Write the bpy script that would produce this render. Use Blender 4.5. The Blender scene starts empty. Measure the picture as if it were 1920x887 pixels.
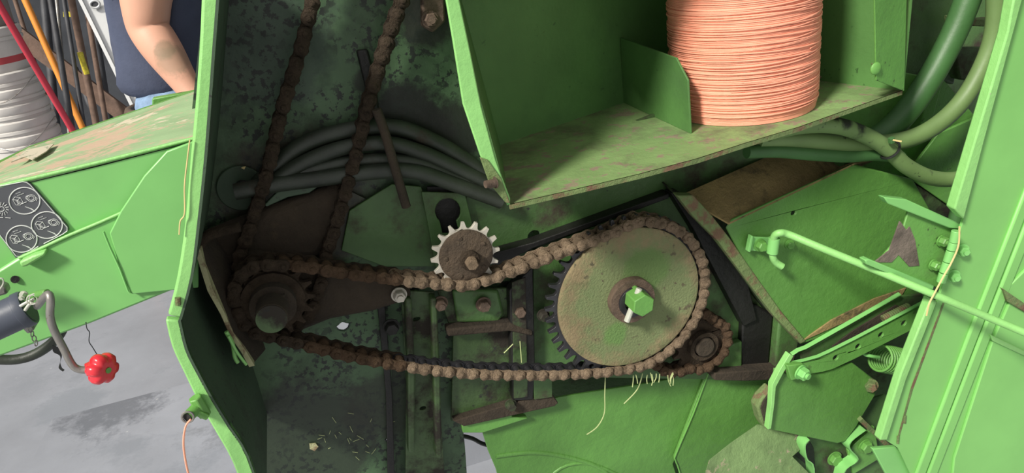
import bpy, bmesh, math, random
from mathutils import Vector, Matrix, noise
from mathutils.geometry import tessellate_polygon
random.seed(7)
SC = bpy.context.scene
COL = SC.collection
# ------------------------------------------------------------------ camera
FPX = 1371.0
CAM = Vector((0, -1.25, 1.40))
YAW, PIT, ROL = math.radians(14), math.radians(24), math.radians(8)
FW = Vector((math.sin(YAW)*math.cos(PIT), math.cos(YAW)*math.cos(PIT), -math.sin(PIT)))
R0 = Vector((math.cos(YAW), -math.sin(YAW), 0)); U0 = R0.cross(FW)
RT = R0*math.cos(ROL) - U0*math.sin(ROL)
UP = R0*math.sin(ROL) + U0*math.cos(ROL)
cd = bpy.data.cameras.new('camera'); co = bpy.data.objects.new('camera', cd); COL.objects.link(co)
cd.sensor_width = 36; cd.lens = 36*FPX/1920; cd.clip_start = .02
m = Matrix((RT, UP, -FW)).transposed().to_4x4(); m.translation = CAM
co.matrix_world = m
SC.camera = co
# ------------------------------------------------------------------ light
SC.view_settings.view_transform = 'Standard'; SC.view_settings.look = 'None'
SC.view_settings.gamma = 1; SC.view_settings.exposure = 0.0
w = bpy.data.worlds.new('daylight'); SC.world = w; w.use_nodes = True
wn = w.node_tree.nodes; wl = w.node_tree.links
bg = wn['Background']; bg.inputs[1].default_value = .50
tc = wn.new('ShaderNodeTexCoord'); dt = wn.new('ShaderNodeVectorMath'); dt.operation = 'DOT_PRODUCT'; dt.inputs[1].default_value = (-.62, -.72, .30)
cr = wn.new('ShaderNodeValToRGB')      # open shop door toward the left front, darker interior elsewhere
mr_ = wn.new('ShaderNodeMapRange'); mr_.inputs[1].default_value = -1; mr_.inputs[2].default_value = 1
wl.new(tc.outputs['Generated'], dt.inputs[0]); wl.new(dt.outputs['Value'], mr_.inputs[0]); wl.new(mr_.outputs[0], cr.inputs[0]); wl.new(cr.outputs[0], bg.inputs[0])
cr.color_ramp.elements[0].position = .35; cr.color_ramp.elements[0].color = (.30, .30, .29, 1)
cr.color_ramp.elements[1].position = .85; cr.color_ramp.elements[1].color = (1.55, 1.52, 1.50, 1)
sd = bpy.data.lights.new('sun', 'SUN'); sd.energy = 5.2; sd.angle = math.radians(9); sd.color = (1, .95, .86)
so = bpy.data.objects.new('sun', sd); COL.objects.link(so)
SUNDIR = Vector((.74, .50, -.80)).normalized()
so.rotation_euler = SUNDIR.to_track_quat('-Z', 'Y').to_euler(); so.location = (-3, -3, 4)
FZ = -.30          # floor level below the datum of the chains

# ------------------------------------------------------------------ projection of photo measurements onto real planes
def ray(u, v): return FW*FPX + RT*(u-960) - UP*(v-443.5)
def P(u, v, y=0.0):
    d = ray(u, v); return CAM + d*((y-CAM.y)/d.y)
def PZ(u, v, z):
    d = ray(u, v); return CAM + d*((z-CAM.z)/d.z)
def scl(u, v, y=0.0):          # metres per photo pixel at that place
    return (P(u, v, y)-CAM).dot(FW)/FPX

# ------------------------------------------------------------------ materials
def mat(name, base, rough=.5, metal=0.0, var=.15, vs=5, grime=None, gcol=(.035, .03, .022), gs=7, gw=.10,
        speck=None, scol=(.02, .022, .018), ss=60, chips=None, ccol=(.35, .3, .22), cs=14, bump=.15, bs=70, spots=(), stretch=None, spec=.5, coat=0):
    M = bpy.data.materials.new(name); M.use_nodes = True
    N = M.node_tree.nodes; L = M.node_tree.links; B = N['Principled BSDF']
    geo = N.new('ShaderNodeNewGeometry'); pos = geo.outputs['Position']
    def noi(scale, detail=6, rgh=.6, vec=None, off=0):
        n = N.new('ShaderNodeTexNoise'); n.inputs['Scale'].default_value = scale; n.inputs['Detail'].default_value = detail
        n.inputs['Roughness'].default_value = rgh
        mp = N.new('ShaderNodeMapping'); mp.inputs['Location'].default_value = (off, off*1.7, -off)
        if stretch: mp.inputs['Scale'].default_value = stretch
        L.new(vec or pos, mp.inputs[0]); L.new(mp.outputs[0], n.inputs['Vector'])
        return n.outputs['Fac']
    def ramp(f, a, b):
        r = N.new('ShaderNodeMapRange'); r.inputs[1].default_value = a; r.inputs[2].default_value = b; L.new(f, r.inputs[0]); return r.outputs[0]
    def mix(f, a, b):
        x = N.new('ShaderNodeMix'); x.data_type = 'RGBA'
        if isinstance(f, float): x.inputs[0].default_value = f
        else: L.new(f, x.inputs[0])
        for s, k in ((a, 6), (b, 7)):
            if isinstance(s, tuple): x.inputs[k].default_value = (*s, 1)
            else: L.new(s, x.inputs[k])
        return x.outputs[2]
    def mth(op, a, b):
        x = N.new('ShaderNodeMath'); x.operation = op
        for s, k in ((a, 0), (b, 1)):
            if isinstance(s, (int, float)): x.inputs[k].default_value = s
            else: L.new(s, x.inputs[k])
        return x.outputs[0]
    lo = tuple(c*(1-var) for c in base); hi = tuple(min(1, c*(1+var)) for c in base)
    c = mix(ramp(noi(vs, 4), .3, .7), lo, hi)
    rmask = None
    if chips is not None:
        f = ramp(noi(cs, 10, .75, off=3.3), chips, chips+.04); c = mix(f, c, ccol); rmask = f
    if grime is not None:
        f = ramp(noi(gs, 9, .68, off=9.1), grime, grime+gw); c = mix(f, c, gcol); rmask = f
    for (p, r, scl_, amt) in spots:
        vm = N.new('ShaderNodeVectorMath'); vm.operation = 'DISTANCE'; L.new(pos, vm.inputs[0]); vm.inputs[1].default_value = p
        d = mth('ADD', vm.outputs['Value'], mth('MULTIPLY', mth('SUBTRACT', noi(16, 8, .7, off=1.2), .5), r*1.3))
        f = mth('MULTIPLY', ramp(d, r, r*.72), amt); c = mix(f, c, scl_)
    if speck is not None:
        f = ramp(noi(ss, 5, .6, off=5.5), speck, speck+.04)
        f = mth('MULTIPLY', f, ramp(noi(9, 3, off=2.2), .42, .55)); c = mix(f, c, scol)
    L.new(c, B.inputs['Base Color'])
    B.inputs['Metallic'].default_value = metal
    B.inputs['Specular IOR Level'].default_value = spec
    if coat: B.inputs['Coat Weight'].default_value = coat
    if rmask is not None:
        L.new(mth('ADD', mth('MULTIPLY', rmask, max(0, .85-rough)), rough), B.inputs['Roughness'])
    else: L.new(mth('ADD', mth('MULTIPLY', noi(20, 5, off=7), .2), rough-.1), B.inputs['Roughness'])
    if bump:
        b = N.new('ShaderNodeBump'); b.inputs['Strength'].default_value = bump; b.inputs['Distance'].default_value = .01
        L.new(noi(bs, 8, .65, off=4), b.inputs['Height']); L.new(b.outputs[0], B.inputs['Normal'])
    return M

GREEN = (.115, .295, .062)
M = {}
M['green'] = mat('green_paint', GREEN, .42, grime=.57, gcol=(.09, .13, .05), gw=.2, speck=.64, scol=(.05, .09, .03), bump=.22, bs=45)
M['door'] = mat('lit_door_green_paint', (.20, .49, .13), .4, var=.07, chips=.72, ccol=(.16, .15, .07), cs=9, bump=.04, bs=30)  # machine green lightened to carry the daylight on the door
M['beam'] = mat('lit_beam_green_paint', (.19, .48, .14), .38, var=.08, speck=.75, scol=(.4, .5, .35), bump=.03, bs=20)  # same green, with the light on the drawbar put into the colour
M['edge'] = mat('shield_edge_paint', (.24, .53, .16), .42, var=.12, chips=.66, ccol=(.30, .33, .22), cs=35, bump=.25, bs=40)
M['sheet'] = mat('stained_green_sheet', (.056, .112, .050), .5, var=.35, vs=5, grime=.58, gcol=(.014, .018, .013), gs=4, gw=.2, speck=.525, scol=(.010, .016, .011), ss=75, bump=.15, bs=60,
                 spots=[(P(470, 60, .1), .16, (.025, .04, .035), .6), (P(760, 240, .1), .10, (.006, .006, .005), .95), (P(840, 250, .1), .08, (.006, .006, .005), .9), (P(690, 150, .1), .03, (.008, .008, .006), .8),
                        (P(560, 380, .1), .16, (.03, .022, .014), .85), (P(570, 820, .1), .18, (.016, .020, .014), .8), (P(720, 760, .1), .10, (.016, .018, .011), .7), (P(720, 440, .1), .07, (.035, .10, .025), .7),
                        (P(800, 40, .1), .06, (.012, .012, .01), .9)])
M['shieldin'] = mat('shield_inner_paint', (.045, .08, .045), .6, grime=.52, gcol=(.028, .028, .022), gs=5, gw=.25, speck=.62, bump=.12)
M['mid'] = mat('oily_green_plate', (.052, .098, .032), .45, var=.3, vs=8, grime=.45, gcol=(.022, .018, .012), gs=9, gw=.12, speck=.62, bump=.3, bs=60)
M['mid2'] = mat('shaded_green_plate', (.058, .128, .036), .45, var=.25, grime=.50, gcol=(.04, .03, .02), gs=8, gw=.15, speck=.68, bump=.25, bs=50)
M['brown'] = mat('brown_caked_dirt', (.040, .029, .018), .9, var=.35, vs=12, bump=.7, bs=90, grime=.6, gcol=(.07, .05, .028), gs=10)
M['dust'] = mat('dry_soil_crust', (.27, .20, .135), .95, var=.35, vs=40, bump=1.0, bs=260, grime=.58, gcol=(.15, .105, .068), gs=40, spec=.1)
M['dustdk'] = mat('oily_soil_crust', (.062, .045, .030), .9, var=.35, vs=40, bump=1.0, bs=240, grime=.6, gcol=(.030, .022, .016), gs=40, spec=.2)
M['steeldk'] = mat('dark_oiled_steel', (.06, .06, .065), .38, metal=.7, var=.3, vs=30, grime=.62, gcol=(.05, .035, .025), gs=30, bump=.1)
M['steel'] = mat('worn_bright_steel', (.50, .47, .40), .45, metal=.25, var=.15, vs=40, speck=.66, scol=(.2, .15, .1), bump=.1)
M['bolt'] = mat('rusty_bolt', (.13, .09, .065), .65, metal=.3, var=.3, vs=60, bump=.4, bs=200)
M['black'] = mat('black_grease_and_shade', (.008, .008, .007), .5, var=.3, bump=.3)  # greasy parts, and painted shade behind the keyhole and inside openings
M['hosedk'] = mat('oily_black_hose', (.028, .036, .025), .48, var=.4, vs=12, grime=.6, gcol=(.035, .028, .018), gs=12, bump=.15, bs=120)
M['hose'] = mat('overspray_green_hose', (.050, .135, .040), .48, var=.2, vs=8, grime=.66, gcol=(.015, .018, .012), gs=14, gw=.03, bump=.08, bs=120)
M['hose2'] = mat('light_overspray_hose', (.15, .24, .085), .5, var=.2, grime=.62, gcol=(.02, .03, .015), gs=12, gw=.03, bump=.08, bs=120)
M['shelf'] = mat('dusty_green_shelf', (.19, .30, .11), .6, var=.22, vs=6, chips=.545, ccol=(.25, .20, .14), cs=22, grime=.49, gcol=(.10, .10, .055), gs=7, gw=.2, scol=(.08, .05, .03), bump=.3)
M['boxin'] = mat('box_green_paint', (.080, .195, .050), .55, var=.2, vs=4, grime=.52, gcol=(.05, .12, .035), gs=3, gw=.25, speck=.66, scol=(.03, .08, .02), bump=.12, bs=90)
M['rustlip'] = mat('rust_flaked_edge', (.14, .20, .07), .75, var=.3, grime=.50, gcol=(.16, .095, .055), gs=22, bump=.6, bs=90)
M['dirtytop'] = mat('chaff_dusted_top', (.24, .175, .07), .9, var=.3, vs=12, grime=.56, gcol=(.09, .07, .03), gs=14, bump=.5, bs=120)
M['disc'] = mat('sprocket_disc_paint', (.235, .185, .10), .85, var=.2, vs=12, grime=.56, gcol=(.15, .15, .07), gs=14, gw=.1, speck=.60, scol=(.10, .09, .05), ss=50, bump=.5, bs=170,
                spots=[(P(1185, 555, 0), .165, (.150, .205, .085), .85), (P(1210, 500, 0), .06, (.11, .21, .055), .7), (P(1150, 620, 0), .035, (.10, .24, .05), .6)])
M['idlerface'] = mat('greasy_soil_face', (.075, .052, .032), .75, var=.3, vs=30, grime=.55, gcol=(.14, .10, .06), gs=30, bump=.8, bs=150)
M['plate'] = mat('shaded_orange_peel_green', (.088, .225, .045), .40, var=.2, vs=4, bump=.35, bs=30, speck=.72, scol=(.05, .1, .03), grime=.70, gcol=(.05, .12, .03))  # machine green darkened to carry the shade on housing and lower panels
M['baremetal'] = mat('bare_scabbed_steel', (.15, .12, .10), .6, metal=.1, var=.4, vs=30, bump=.5, bs=90)
M['lower'] = mat('mottled_lower_paint', (.15, .24, .09), .7, var=.3, vs=8, chips=.57, ccol=(.33, .27, .19), cs=9, grime=.64, gcol=(.2, .08, .04), gs=9, bump=.5, bs=50)
M['topface'] = mat('peeling_beam_top', (.26, .38, .20), .65, var=.2, vs=8, chips=.51, ccol=(.46, .34, .24), cs=11, grime=.58, gcol=(.52, .46, .34), gs=16, gw=.03, bump=.2, bs=50, stretch=(.45, 1.6, 1))
M['decal'] = mat('decal_charcoal', (.075, .08, .09), .4, var=.15, speck=.72, scol=(.2, .2, .2), bump=.02)
M['white'] = mat('decal_white', (.62, .64, .62), .5, var=.1, bump=0)
M['navyjack'] = mat('jack_blue_grey', (.06, .07, .095), .45, var=.2, chips=.72, ccol=(.5, .25, .15), cs=18, bump=.05)
M['galv'] = mat('galvanised_rod', (.26, .25, .23), .35, metal=.5, var=.2, vs=20, speck=.6, scol=(.12, .08, .05), bump=.15)
M['pin'] = mat('pale_pin_steel', (.55, .56, .48), .4, metal=.3, bump=.1)
M['red'] = mat('red_plastic_knob', (.62, .022, .035), .25, var=.05, bump=0, coat=.3)
M['concrete'] = mat('damp_concrete', (.285, .30, .335), .36, var=.12, vs=2.5, grime=.56, gcol=(.22, .235, .265), gs=2.2, gw=.10, speck=.70, scol=(.6, .6, .6), ss=26, bump=.12, bs=14,
                    spots=[(PZ(240, 830, FZ), .27, (.13, .14, .16), .85), (PZ(130, 760, FZ), .16, (.22, .24, .27), .6), (PZ(430, 880, FZ), .2, (.15, .16, .17), .7)])
M['wall'] = mat('dark_shop_wall', (.045, .05, .06), .8, var=.4, vs=3, bump=.2, bs=10)
M['twine'] = mat('salmon_twine', (.86, .36, .235), .5, var=.10, vs=25, bump=.25, bs=600)
M['skin'] = mat('skin', (.66, .36, .25), .5, var=.08, bump=.05, bs=200, spots=[(P(326, 118, .80), .045, (.26, .20, .13), .5), (P(343, 145, .80), .035, (.20, .17, .11), .5), (P(310, 95, .80), .03, (.22, .18, .11), .6)])
M['shirt'] = mat('navy_shirt_cloth', (.055, .068, .115), .85, var=.2, vs=6, bump=.3, bs=25)
M['denim'] = mat('washed_denim', (.20, .30, .45), .85, var=.3, vs=30, bump=.3, bs=120)
M['belt'] = mat('leather_belt', (.10, .07, .05), .6)
M['hair'] = mat('brown_hair', (.05, .03, .02), .8)
M['bucket'] = mat('scuffed_white_plastic', (.58, .56, .53), .5, var=.12, vs=6, grime=.66, gcol=(.28, .24, .21), gs=6, bump=.05)
M['bucketdk'] = mat('dirty_tan_plastic', (.22, .19, .17), .6, var=.2, bump=.05)
M['redband'] = mat('red_print', (.45, .06, .07), .5)
M['alu'] = mat('brushed_aluminium', (.62, .63, .63), .35, metal=.4, var=.05, bump=.02)
M['orange'] = mat('orange_fibreglass', (.80, .30, .05), .45, var=.06, bump=0)
M['redpole'] = mat('red_painted_pole', (.60, .045, .075), .45, var=.06, bump=0)
M['wood'] = mat('weathered_wood', (.15, .095, .07), .8, var=.3, vs=20, bump=.2)
M['tool'] = mat('dark_tool_steel', (.05, .052, .06), .6, var=.4, vs=9, bump=.1)
M['yellow'] = mat('yellow_foil', (.72, .62, .06), .3, var=.3, vs=60, bump=.6, bs=60)
M['wornpale'] = mat('worn_pale_edge', (.40, .40, .22), .7, var=.3, grime=.5, gcol=(.2, .14, .08), gs=25, bump=.5)
M['sticker'] = mat('worn_cream_sticker', (.55, .50, .38), .6, var=.15, chips=.56, ccol=(.16, .2, .12), cs=45, bump=.1)
M['straw'] = mat('dry_straw', (.62, .50, .22), .6, bump=0)
M['grassy'] = mat('pale_grass', (.42, .48, .22), .6, bump=0)
M['hoseflake'] = mat('flaked_overspray_hose', (.15, .24, .085), .5, var=.2, speck=.62, bump=.08, bs=120, spots=[(P(1578, 232, -.05), .022, (.015, .018, .012), 1), (P(1605, 243, -.05), .022, (.015, .018, .012), 1), (P(1560, 228, -.05), .016, (.015, .018, .012), 1), (P(1630, 256, -.05), .012, (.015, .018, .012), .9)])
M['ziptie'] = mat('black_plastic', (.012, .014, .012), .4, bump=0)

# ------------------------------------------------------------------ object helpers
def sm(o, ang=40):
    me = o.data
    me.polygons.foreach_set('use_smooth', [True]*len(me.polygons))
    if hasattr(me, 'set_sharp_from_angle'): me.set_sharp_from_angle(angle=math.radians(ang))
def put(o, parent):
    if parent is not None:
        o.parent = parent; o.matrix_parent_inverse = Matrix.Translation(-parent.location) if parent.type == 'EMPTY' else parent.matrix_basis.inverted()
def obj(name, bm, mt, parent=None, smooth=40, bevel=0, seg=2):
    bmesh.ops.recalc_face_normals(bm, faces=bm.faces[:])
    me = bpy.data.meshes.new(name)
    vs = [v.co for v in bm.verts]
    c = Vector([(min(v[i] for v in vs)+max(v[i] for v in vs))/2 for i in range(3)])
    bmesh.ops.translate(bm, verts=bm.verts[:], vec=-c)
    bm.to_mesh(me); bm.free()
    for x in (mt if isinstance(mt, (list, tuple)) else [mt]): me.materials.append(M[x])
    o = bpy.data.objects.new(name, me); COL.objects.link(o); o.location = c
    if parent is not None:
        o.parent = parent
        base = parent.location if parent.parent is None else parent['_w']
        o['_w'] = c.copy(); o.location = c - Vector(base)
    else: o['_w'] = c.copy()
    if smooth: sm(o, smooth)
    if bevel:
        b = o.modifiers.new('bevel', 'BEVEL'); b.width = bevel; b.segments = seg; b.limit_method = 'ANGLE'; b.angle_limit = math.radians(35)
    return o
def tag(o, label=None, cat=None, group=None, kind=None):
    if label: o['label'] = label
    if cat: o['category'] = cat
    if group: o['group'] = group
    if kind: o['kind'] = kind
    return o
def thing(name, label, cat, loc, group=None):
    o = bpy.data.objects.new(name, None); COL.objects.link(o); o.location = loc; o.empty_display_size = .03
    return tag(o, label, cat, group)
def V3(p, y):
    return P(p[0], p[1], p[2] if len(p) > 2 else y)
def slab_bm(pts, th, holes=(), dirv=Vector((0, 1, 0)), bm=None, mi=0):
    bm = bm or bmesh.new()
    loops = [list(pts)] + [list(h) for h in holes]
    tris = tessellate_polygon([[Vector(p) for p in l] for l in loops])
    flat = [p for l in loops for p in l]
    a = [bm.verts.new(p) for p in flat]; b = [bm.verts.new(Vector(p)+dirv*th) for p in flat]
    def F(vs):
        try: f = bm.faces.new(vs); f.material_index = mi; return f
        except ValueError: pass
    if holes:
        for t in tris: F([a[i] for i in t]); F([b[i] for i in reversed(t)])
    else:
        n = len(a)
        F(a); F(b[::-1])
    k = 0
    for l in loops:
        n = len(l)
        for i in range(n): F([a[k+i], a[k+(i+1) % n], b[k+(i+1) % n], b[k+i]])
        k += n
    return bm
def hole(u, v, r, y=0.0, n=18, ry=None):
    c = P(u, v, y); s = scl(u, v, y); r = r*s
    return [c + Vector((math.cos(t)*r, 0, math.sin(t)*(ry*s if ry else r))) for t in [2*math.pi*i/n for i in range(n)]]
def slab(name, pts, y, th, mt, parent=None, holes=(), bevel=.0015):
    return obj(name, slab_bm([V3(p, y) for p in pts], th, holes), mt, parent, 30, bevel)
def smooth_path(pts, k=6, closed=False):
    n = len(pts); out = []
    rng = range(n) if closed else range(n-1)
    for i in rng:
        g = (lambda j: pts[j % n]) if closed else (lambda j: pts[max(0, min(n-1, j))])
        p0, p1, p2, p3 = g(i-1), g(i), g(i+1), g(i+2)
        for s in range(k):
            t = s/k
            out.append(.5*((2*p1)+(p2-p0)*t+(2*p0-5*p1+4*p2-p3)*t*t+(3*p1-p0-3*p2+p3)*t**3))
    if not closed: out.append(pts[-1].copy())
    return out
def tube_bm(path, r, n=12, closed=False, bm=None, caps=True, mi=0):
    bm = bm or bmesh.new(); rings = []
    N = len(path); up = None
    for i, p in enumerate(path):
        a = path[(i-1) % N] if (closed or i > 0) else path[i]; b = path[(i+1) % N] if (closed or i < N-1) else path[i]
        t = (b-a).normalized()
        if up is None: up = t.orthogonal().normalized()
        up = (up - t*up.dot(t)).normalized(); s = t.cross(up)
        rr = r[i] if isinstance(r, list) else r
        rings.append([bm.verts.new(p + (up*math.cos(q)+s*math.sin(q))*rr) for q in [2*math.pi*j/n for j in range(n)]])
    for i in range(N if closed else N-1):
        A, B = rings[i], rings[(i+1) % N]
        for j in range(n):
            f = bm.faces.new((A[j], A[(j+1) % n], B[(j+1) % n], B[j])); f.material_index = mi
    if caps and not closed:
        bm.faces.new(rings[0][::-1]).material_index = mi; bm.faces.new(rings[-1]).material_index = mi
    return bm
def tube(name, pts, rpx, mt, parent=None, y=0, k=6, n=14, closed=False, bevel=0):
    w_ = [V3(p, y) for p in pts]
    s = sum((q-CAM).dot(FW) for q in w_)/len(w_)/FPX
    path = smooth_path(w_, k) if k > 1 else w_
    return obj(name, tube_bm(path, rpx*s, n, closed), mt, parent, 50, bevel)
def cyl_bm(c, ax, r, h, n=32, bm=None, r2=None, mi=0):
    ax = Vector(ax).normalized()
    return tube_bm([Vector(c), Vector(c)+ax*h], [r, r if r2 is None else r2], n, bm=bm, mi=mi)
def hexnut(name, u, v, y, rpx, mt, parent, h=.012, stud=True, washer=True, ax=(0, -1, 0), rot=0.2, label=None):
    c = P(u, v, y); s = scl(u, v, y); r = rpx*s; ax = Vector(ax).normalized()
    bm = bmesh.new()
    if washer: cyl_bm(c, ax, r*1.25, h*.2, 24, bm)
    e1 = ax.orthogonal().normalized(); e2 = ax.cross(e1)
    b0 = c + ax*(h*.2 if washer else 0)
    lv = []
    for hh, rr in ((0, 1), (h*.8, 1), (h, .86)):
        lv.append([bm.verts.new(b0+ax*hh+(e1*math.cos(rot+i*math.pi/3)+e2*math.sin(rot+i*math.pi/3))*r*rr) for i in range(6)])
    for a, b in zip(lv, lv[1:]):
        for i in range(6): bm.faces.new((a[i], a[(i+1) % 6], b[(i+1) % 6], b[i]))
    bm.faces.new(lv[0][::-1]); bm.faces.new(lv[-1])
    if stud: cyl_bm(b0+ax*h*.9, ax, r*.5, h*.45, 14, bm)
    o = obj(name, bm, mt, parent, 25)
    if label: o['label'] = label
    return o
def ruled(A, B, th, dirv, bm=None):
    """sheet between two polylines of equal length, thickened along dirv"""
    bm = bm or bmesh.new(); n = len(A); dv = Vector(dirv)*th
    g = [[bm.verts.new(p) for p in L_] for L_ in (A, B, [q+dv for q in B], [q+dv for q in A])]
    for i in range(n-1):
        for k in range(4):
            a, b = g[k], g[(k+1) % 4]; bm.faces.new((a[i], a[i+1], b[i+1], b[i]))
    for i in (0, n-1): bm.faces.new([g[k][i] for k in range(4)])
    return bm
def jitter(bm, amp, sc, seed=0):
    for v in bm.verts:
        q = v.co*sc + Vector((seed*3.1, seed*1.7, seed))
        v.co += Vector((noise.noise(q), noise.noise(q+Vector((9, 0, 0))), noise.noise(q+Vector((0, 9, 0)))))*amp

# ================================================================== THE SETTING
def rect(name, x0, x1, y0, y1, z0, z1, mt):
    bm = bmesh.new(); bmesh.ops.create_cube(bm, size=1)
    for v in bm.verts: v.co = Vector((x0 if v.co.x < 0 else x1, y0 if v.co.y < 0 else y1, z0 if v.co.z < 0 else z1))
    o = obj(name, bm, mt, None, 0); o['kind'] = 'structure'; return o
rect('floor', -5.5, 5.5, -3, 4.4, FZ-.08, FZ, 'concrete')
rect('wall_back', -5.5, 5.5, 4.3, 4.4, FZ, 3.2, 'wall')
rect('wall_left', -5.6, -5.5, 1.6, 4.4, FZ, 3.2, 'wall')

# ================================================================== BALER SIDE FRAME
YB = .10
fr = thing('baler_side_frame', 'oil-stained dark green steel side frame of the baler behind the chains', 'machine frame', P(700, 860, YB))
sheet_pts = [(388, -60), (850, -60), (935, 330), (960, 390), (1000, 392), (1000, 480), (1000, 700), (1000, 770), (868, 800), (872, 840), (880, 960), (480, 960), (330, 600), (350, 300)]
def blob(u, v, a, b, y, n=16):
    c = P(u, v, y); s = scl(u, v, y)
    return [c + Vector((math.cos(t)*a*s*(1+.12*math.sin(5*t)), 0, math.sin(t)*b*s*(1+.12*math.cos(4*t)))) for t in [2*math.pi*i/n for i in range(n)]]
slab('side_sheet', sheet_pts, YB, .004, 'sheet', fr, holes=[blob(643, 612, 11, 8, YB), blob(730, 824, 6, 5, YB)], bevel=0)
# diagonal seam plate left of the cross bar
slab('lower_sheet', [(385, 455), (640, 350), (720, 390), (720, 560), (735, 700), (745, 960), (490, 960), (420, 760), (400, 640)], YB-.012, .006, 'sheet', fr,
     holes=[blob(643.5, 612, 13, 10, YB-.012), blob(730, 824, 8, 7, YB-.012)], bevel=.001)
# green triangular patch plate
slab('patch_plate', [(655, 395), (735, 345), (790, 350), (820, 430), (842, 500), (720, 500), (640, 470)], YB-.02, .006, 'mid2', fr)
# keyhole bracket
kh = [(820+24*math.cos(t)+20, 396-23*math.sin(t)) for t in [math.radians(a) for a in range(-55, 236, 20)]]
kh = kh + [(831, 425), (834, 440), (860, 440), (858, 424)][::-1] if False else kh
khole = [P(u, v, YB-.035) for u, v in [(840+24*math.cos(math.radians(a)), 396-24*math.sin(math.radians(a))) for a in range(-50, 231, 20)] + [(830, 438), (862, 438)]]
slab('keyhole_bracket', [(790, 360), (872, 362), (886, 420), (900, 470), (905, 530), (822, 530), (806, 440)], YB-.035, .006, 'mid2', fr, holes=[khole])
slab('keyhole_shadow_plate', [(800, 350), (900, 350), (910, 470), (820, 470)], YB-.018, .004, 'black', fr)  # black sheet standing for the shade behind the keyhole
# long lift arm between the left shaft and the nut
slab('pivot_arm', [(455, 470), (560, 480), (700, 520), (770, 540), (772, 562), (700, 585), (620, 600), (520, 640), (450, 620)], YB-.05, .02, 'brown', fr, bevel=.008)
slab('dirt_caked_tube', [(372, 442), (430, 418), (520, 385), (640, 343), (655, 372), (625, 440), (600, 485), (480, 492), (430, 520), (385, 505)], YB-.04, .03, 'brown', fr, bevel=.02)
# vertical channel with two stiffening ribs
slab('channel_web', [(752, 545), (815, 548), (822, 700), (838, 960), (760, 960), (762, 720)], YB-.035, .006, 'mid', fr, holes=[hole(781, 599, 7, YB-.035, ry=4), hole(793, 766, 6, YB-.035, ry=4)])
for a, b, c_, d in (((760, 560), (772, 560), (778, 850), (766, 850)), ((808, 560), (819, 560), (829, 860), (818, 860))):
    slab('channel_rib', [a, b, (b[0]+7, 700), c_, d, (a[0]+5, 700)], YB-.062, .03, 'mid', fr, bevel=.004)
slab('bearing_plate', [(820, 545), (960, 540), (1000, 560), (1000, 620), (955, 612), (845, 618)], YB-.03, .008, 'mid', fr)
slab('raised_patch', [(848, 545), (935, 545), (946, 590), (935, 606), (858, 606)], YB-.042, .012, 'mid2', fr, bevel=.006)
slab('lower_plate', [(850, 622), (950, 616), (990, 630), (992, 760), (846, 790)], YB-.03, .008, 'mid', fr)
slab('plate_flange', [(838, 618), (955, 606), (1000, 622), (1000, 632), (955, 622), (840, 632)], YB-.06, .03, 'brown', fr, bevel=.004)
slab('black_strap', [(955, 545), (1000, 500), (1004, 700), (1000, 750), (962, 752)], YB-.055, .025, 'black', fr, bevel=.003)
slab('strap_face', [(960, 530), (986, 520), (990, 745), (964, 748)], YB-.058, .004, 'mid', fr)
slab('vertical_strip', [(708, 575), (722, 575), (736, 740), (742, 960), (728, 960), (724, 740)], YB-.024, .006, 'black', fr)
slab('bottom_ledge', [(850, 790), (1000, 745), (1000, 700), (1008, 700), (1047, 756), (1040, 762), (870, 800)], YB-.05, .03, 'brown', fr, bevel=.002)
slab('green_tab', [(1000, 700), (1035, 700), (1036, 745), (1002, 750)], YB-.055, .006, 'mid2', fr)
for (u, v, r, mt, st, lb) in ((748, 552, 12, 'steel', True, 'bright steel nut'), (825, 568, 12, 'bolt', True, None), (906, 570, 12, 'bolt', False, None), (973, 582, 11, 'bolt', False, None),
                 (1018, 590, 10, 'mid', False, None), (957, 754+3, 9, 'mid', False, None), (733, 612, 13, 'black', False, None)):
    hexnut('hex_nut', u, v, YB-.05 if u != 748 else YB-.055, r, mt, fr, .014, st, label=lb)
# sheet behind the big sprocket and everything to the right
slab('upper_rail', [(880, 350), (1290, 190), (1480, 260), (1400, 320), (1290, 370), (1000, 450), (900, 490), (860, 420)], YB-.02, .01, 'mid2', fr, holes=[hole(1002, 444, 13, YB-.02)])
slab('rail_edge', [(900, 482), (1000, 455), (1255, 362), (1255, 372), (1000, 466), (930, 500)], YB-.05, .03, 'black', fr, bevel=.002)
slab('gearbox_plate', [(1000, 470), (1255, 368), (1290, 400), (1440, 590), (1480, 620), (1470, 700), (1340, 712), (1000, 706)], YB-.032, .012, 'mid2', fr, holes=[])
slab('plate_step', [(1258, 362), (1275, 360), (1400, 520), (1420, 600), (1395, 612), (1300, 430)], YB-.06, .03, 'black', fr, bevel=.002)
for (u, v) in ((1118, 449), (1386, 558)): hexnut('hex_nut', u, v, YB-.034, 10, 'mid2', fr, .010, False)
slab('recess_pillar', [(1395, 560), (1450, 590), (1440, 700), (1388, 700)], YB-.05, .02, 'black', fr, bevel=.004)
slab('recess_post', [(1462, 600), (1500, 640), (1486, 700), (1452, 700)], YB-.07, .04, 'mid2', fr, bevel=.006)
slab('corner_lug', [(1345, 655), (1392, 640), (1392, 690), (1380, 712), (1348, 706)], YB-.055, .02, 'mid2', fr, bevel=.004)
slab('lug_ledge', [(1340, 700), (1480, 690), (1480, 712), (1400, 715), (1340, 714)], YB-.08, .05, 'brown', fr, bevel=.003)
slab('back_filler', [(980, -60), (2100, -60), (2100, 960), (1250, 960), (1000, 760)], YB+.25, .01, 'mid2', fr, bevel=0)
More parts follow.
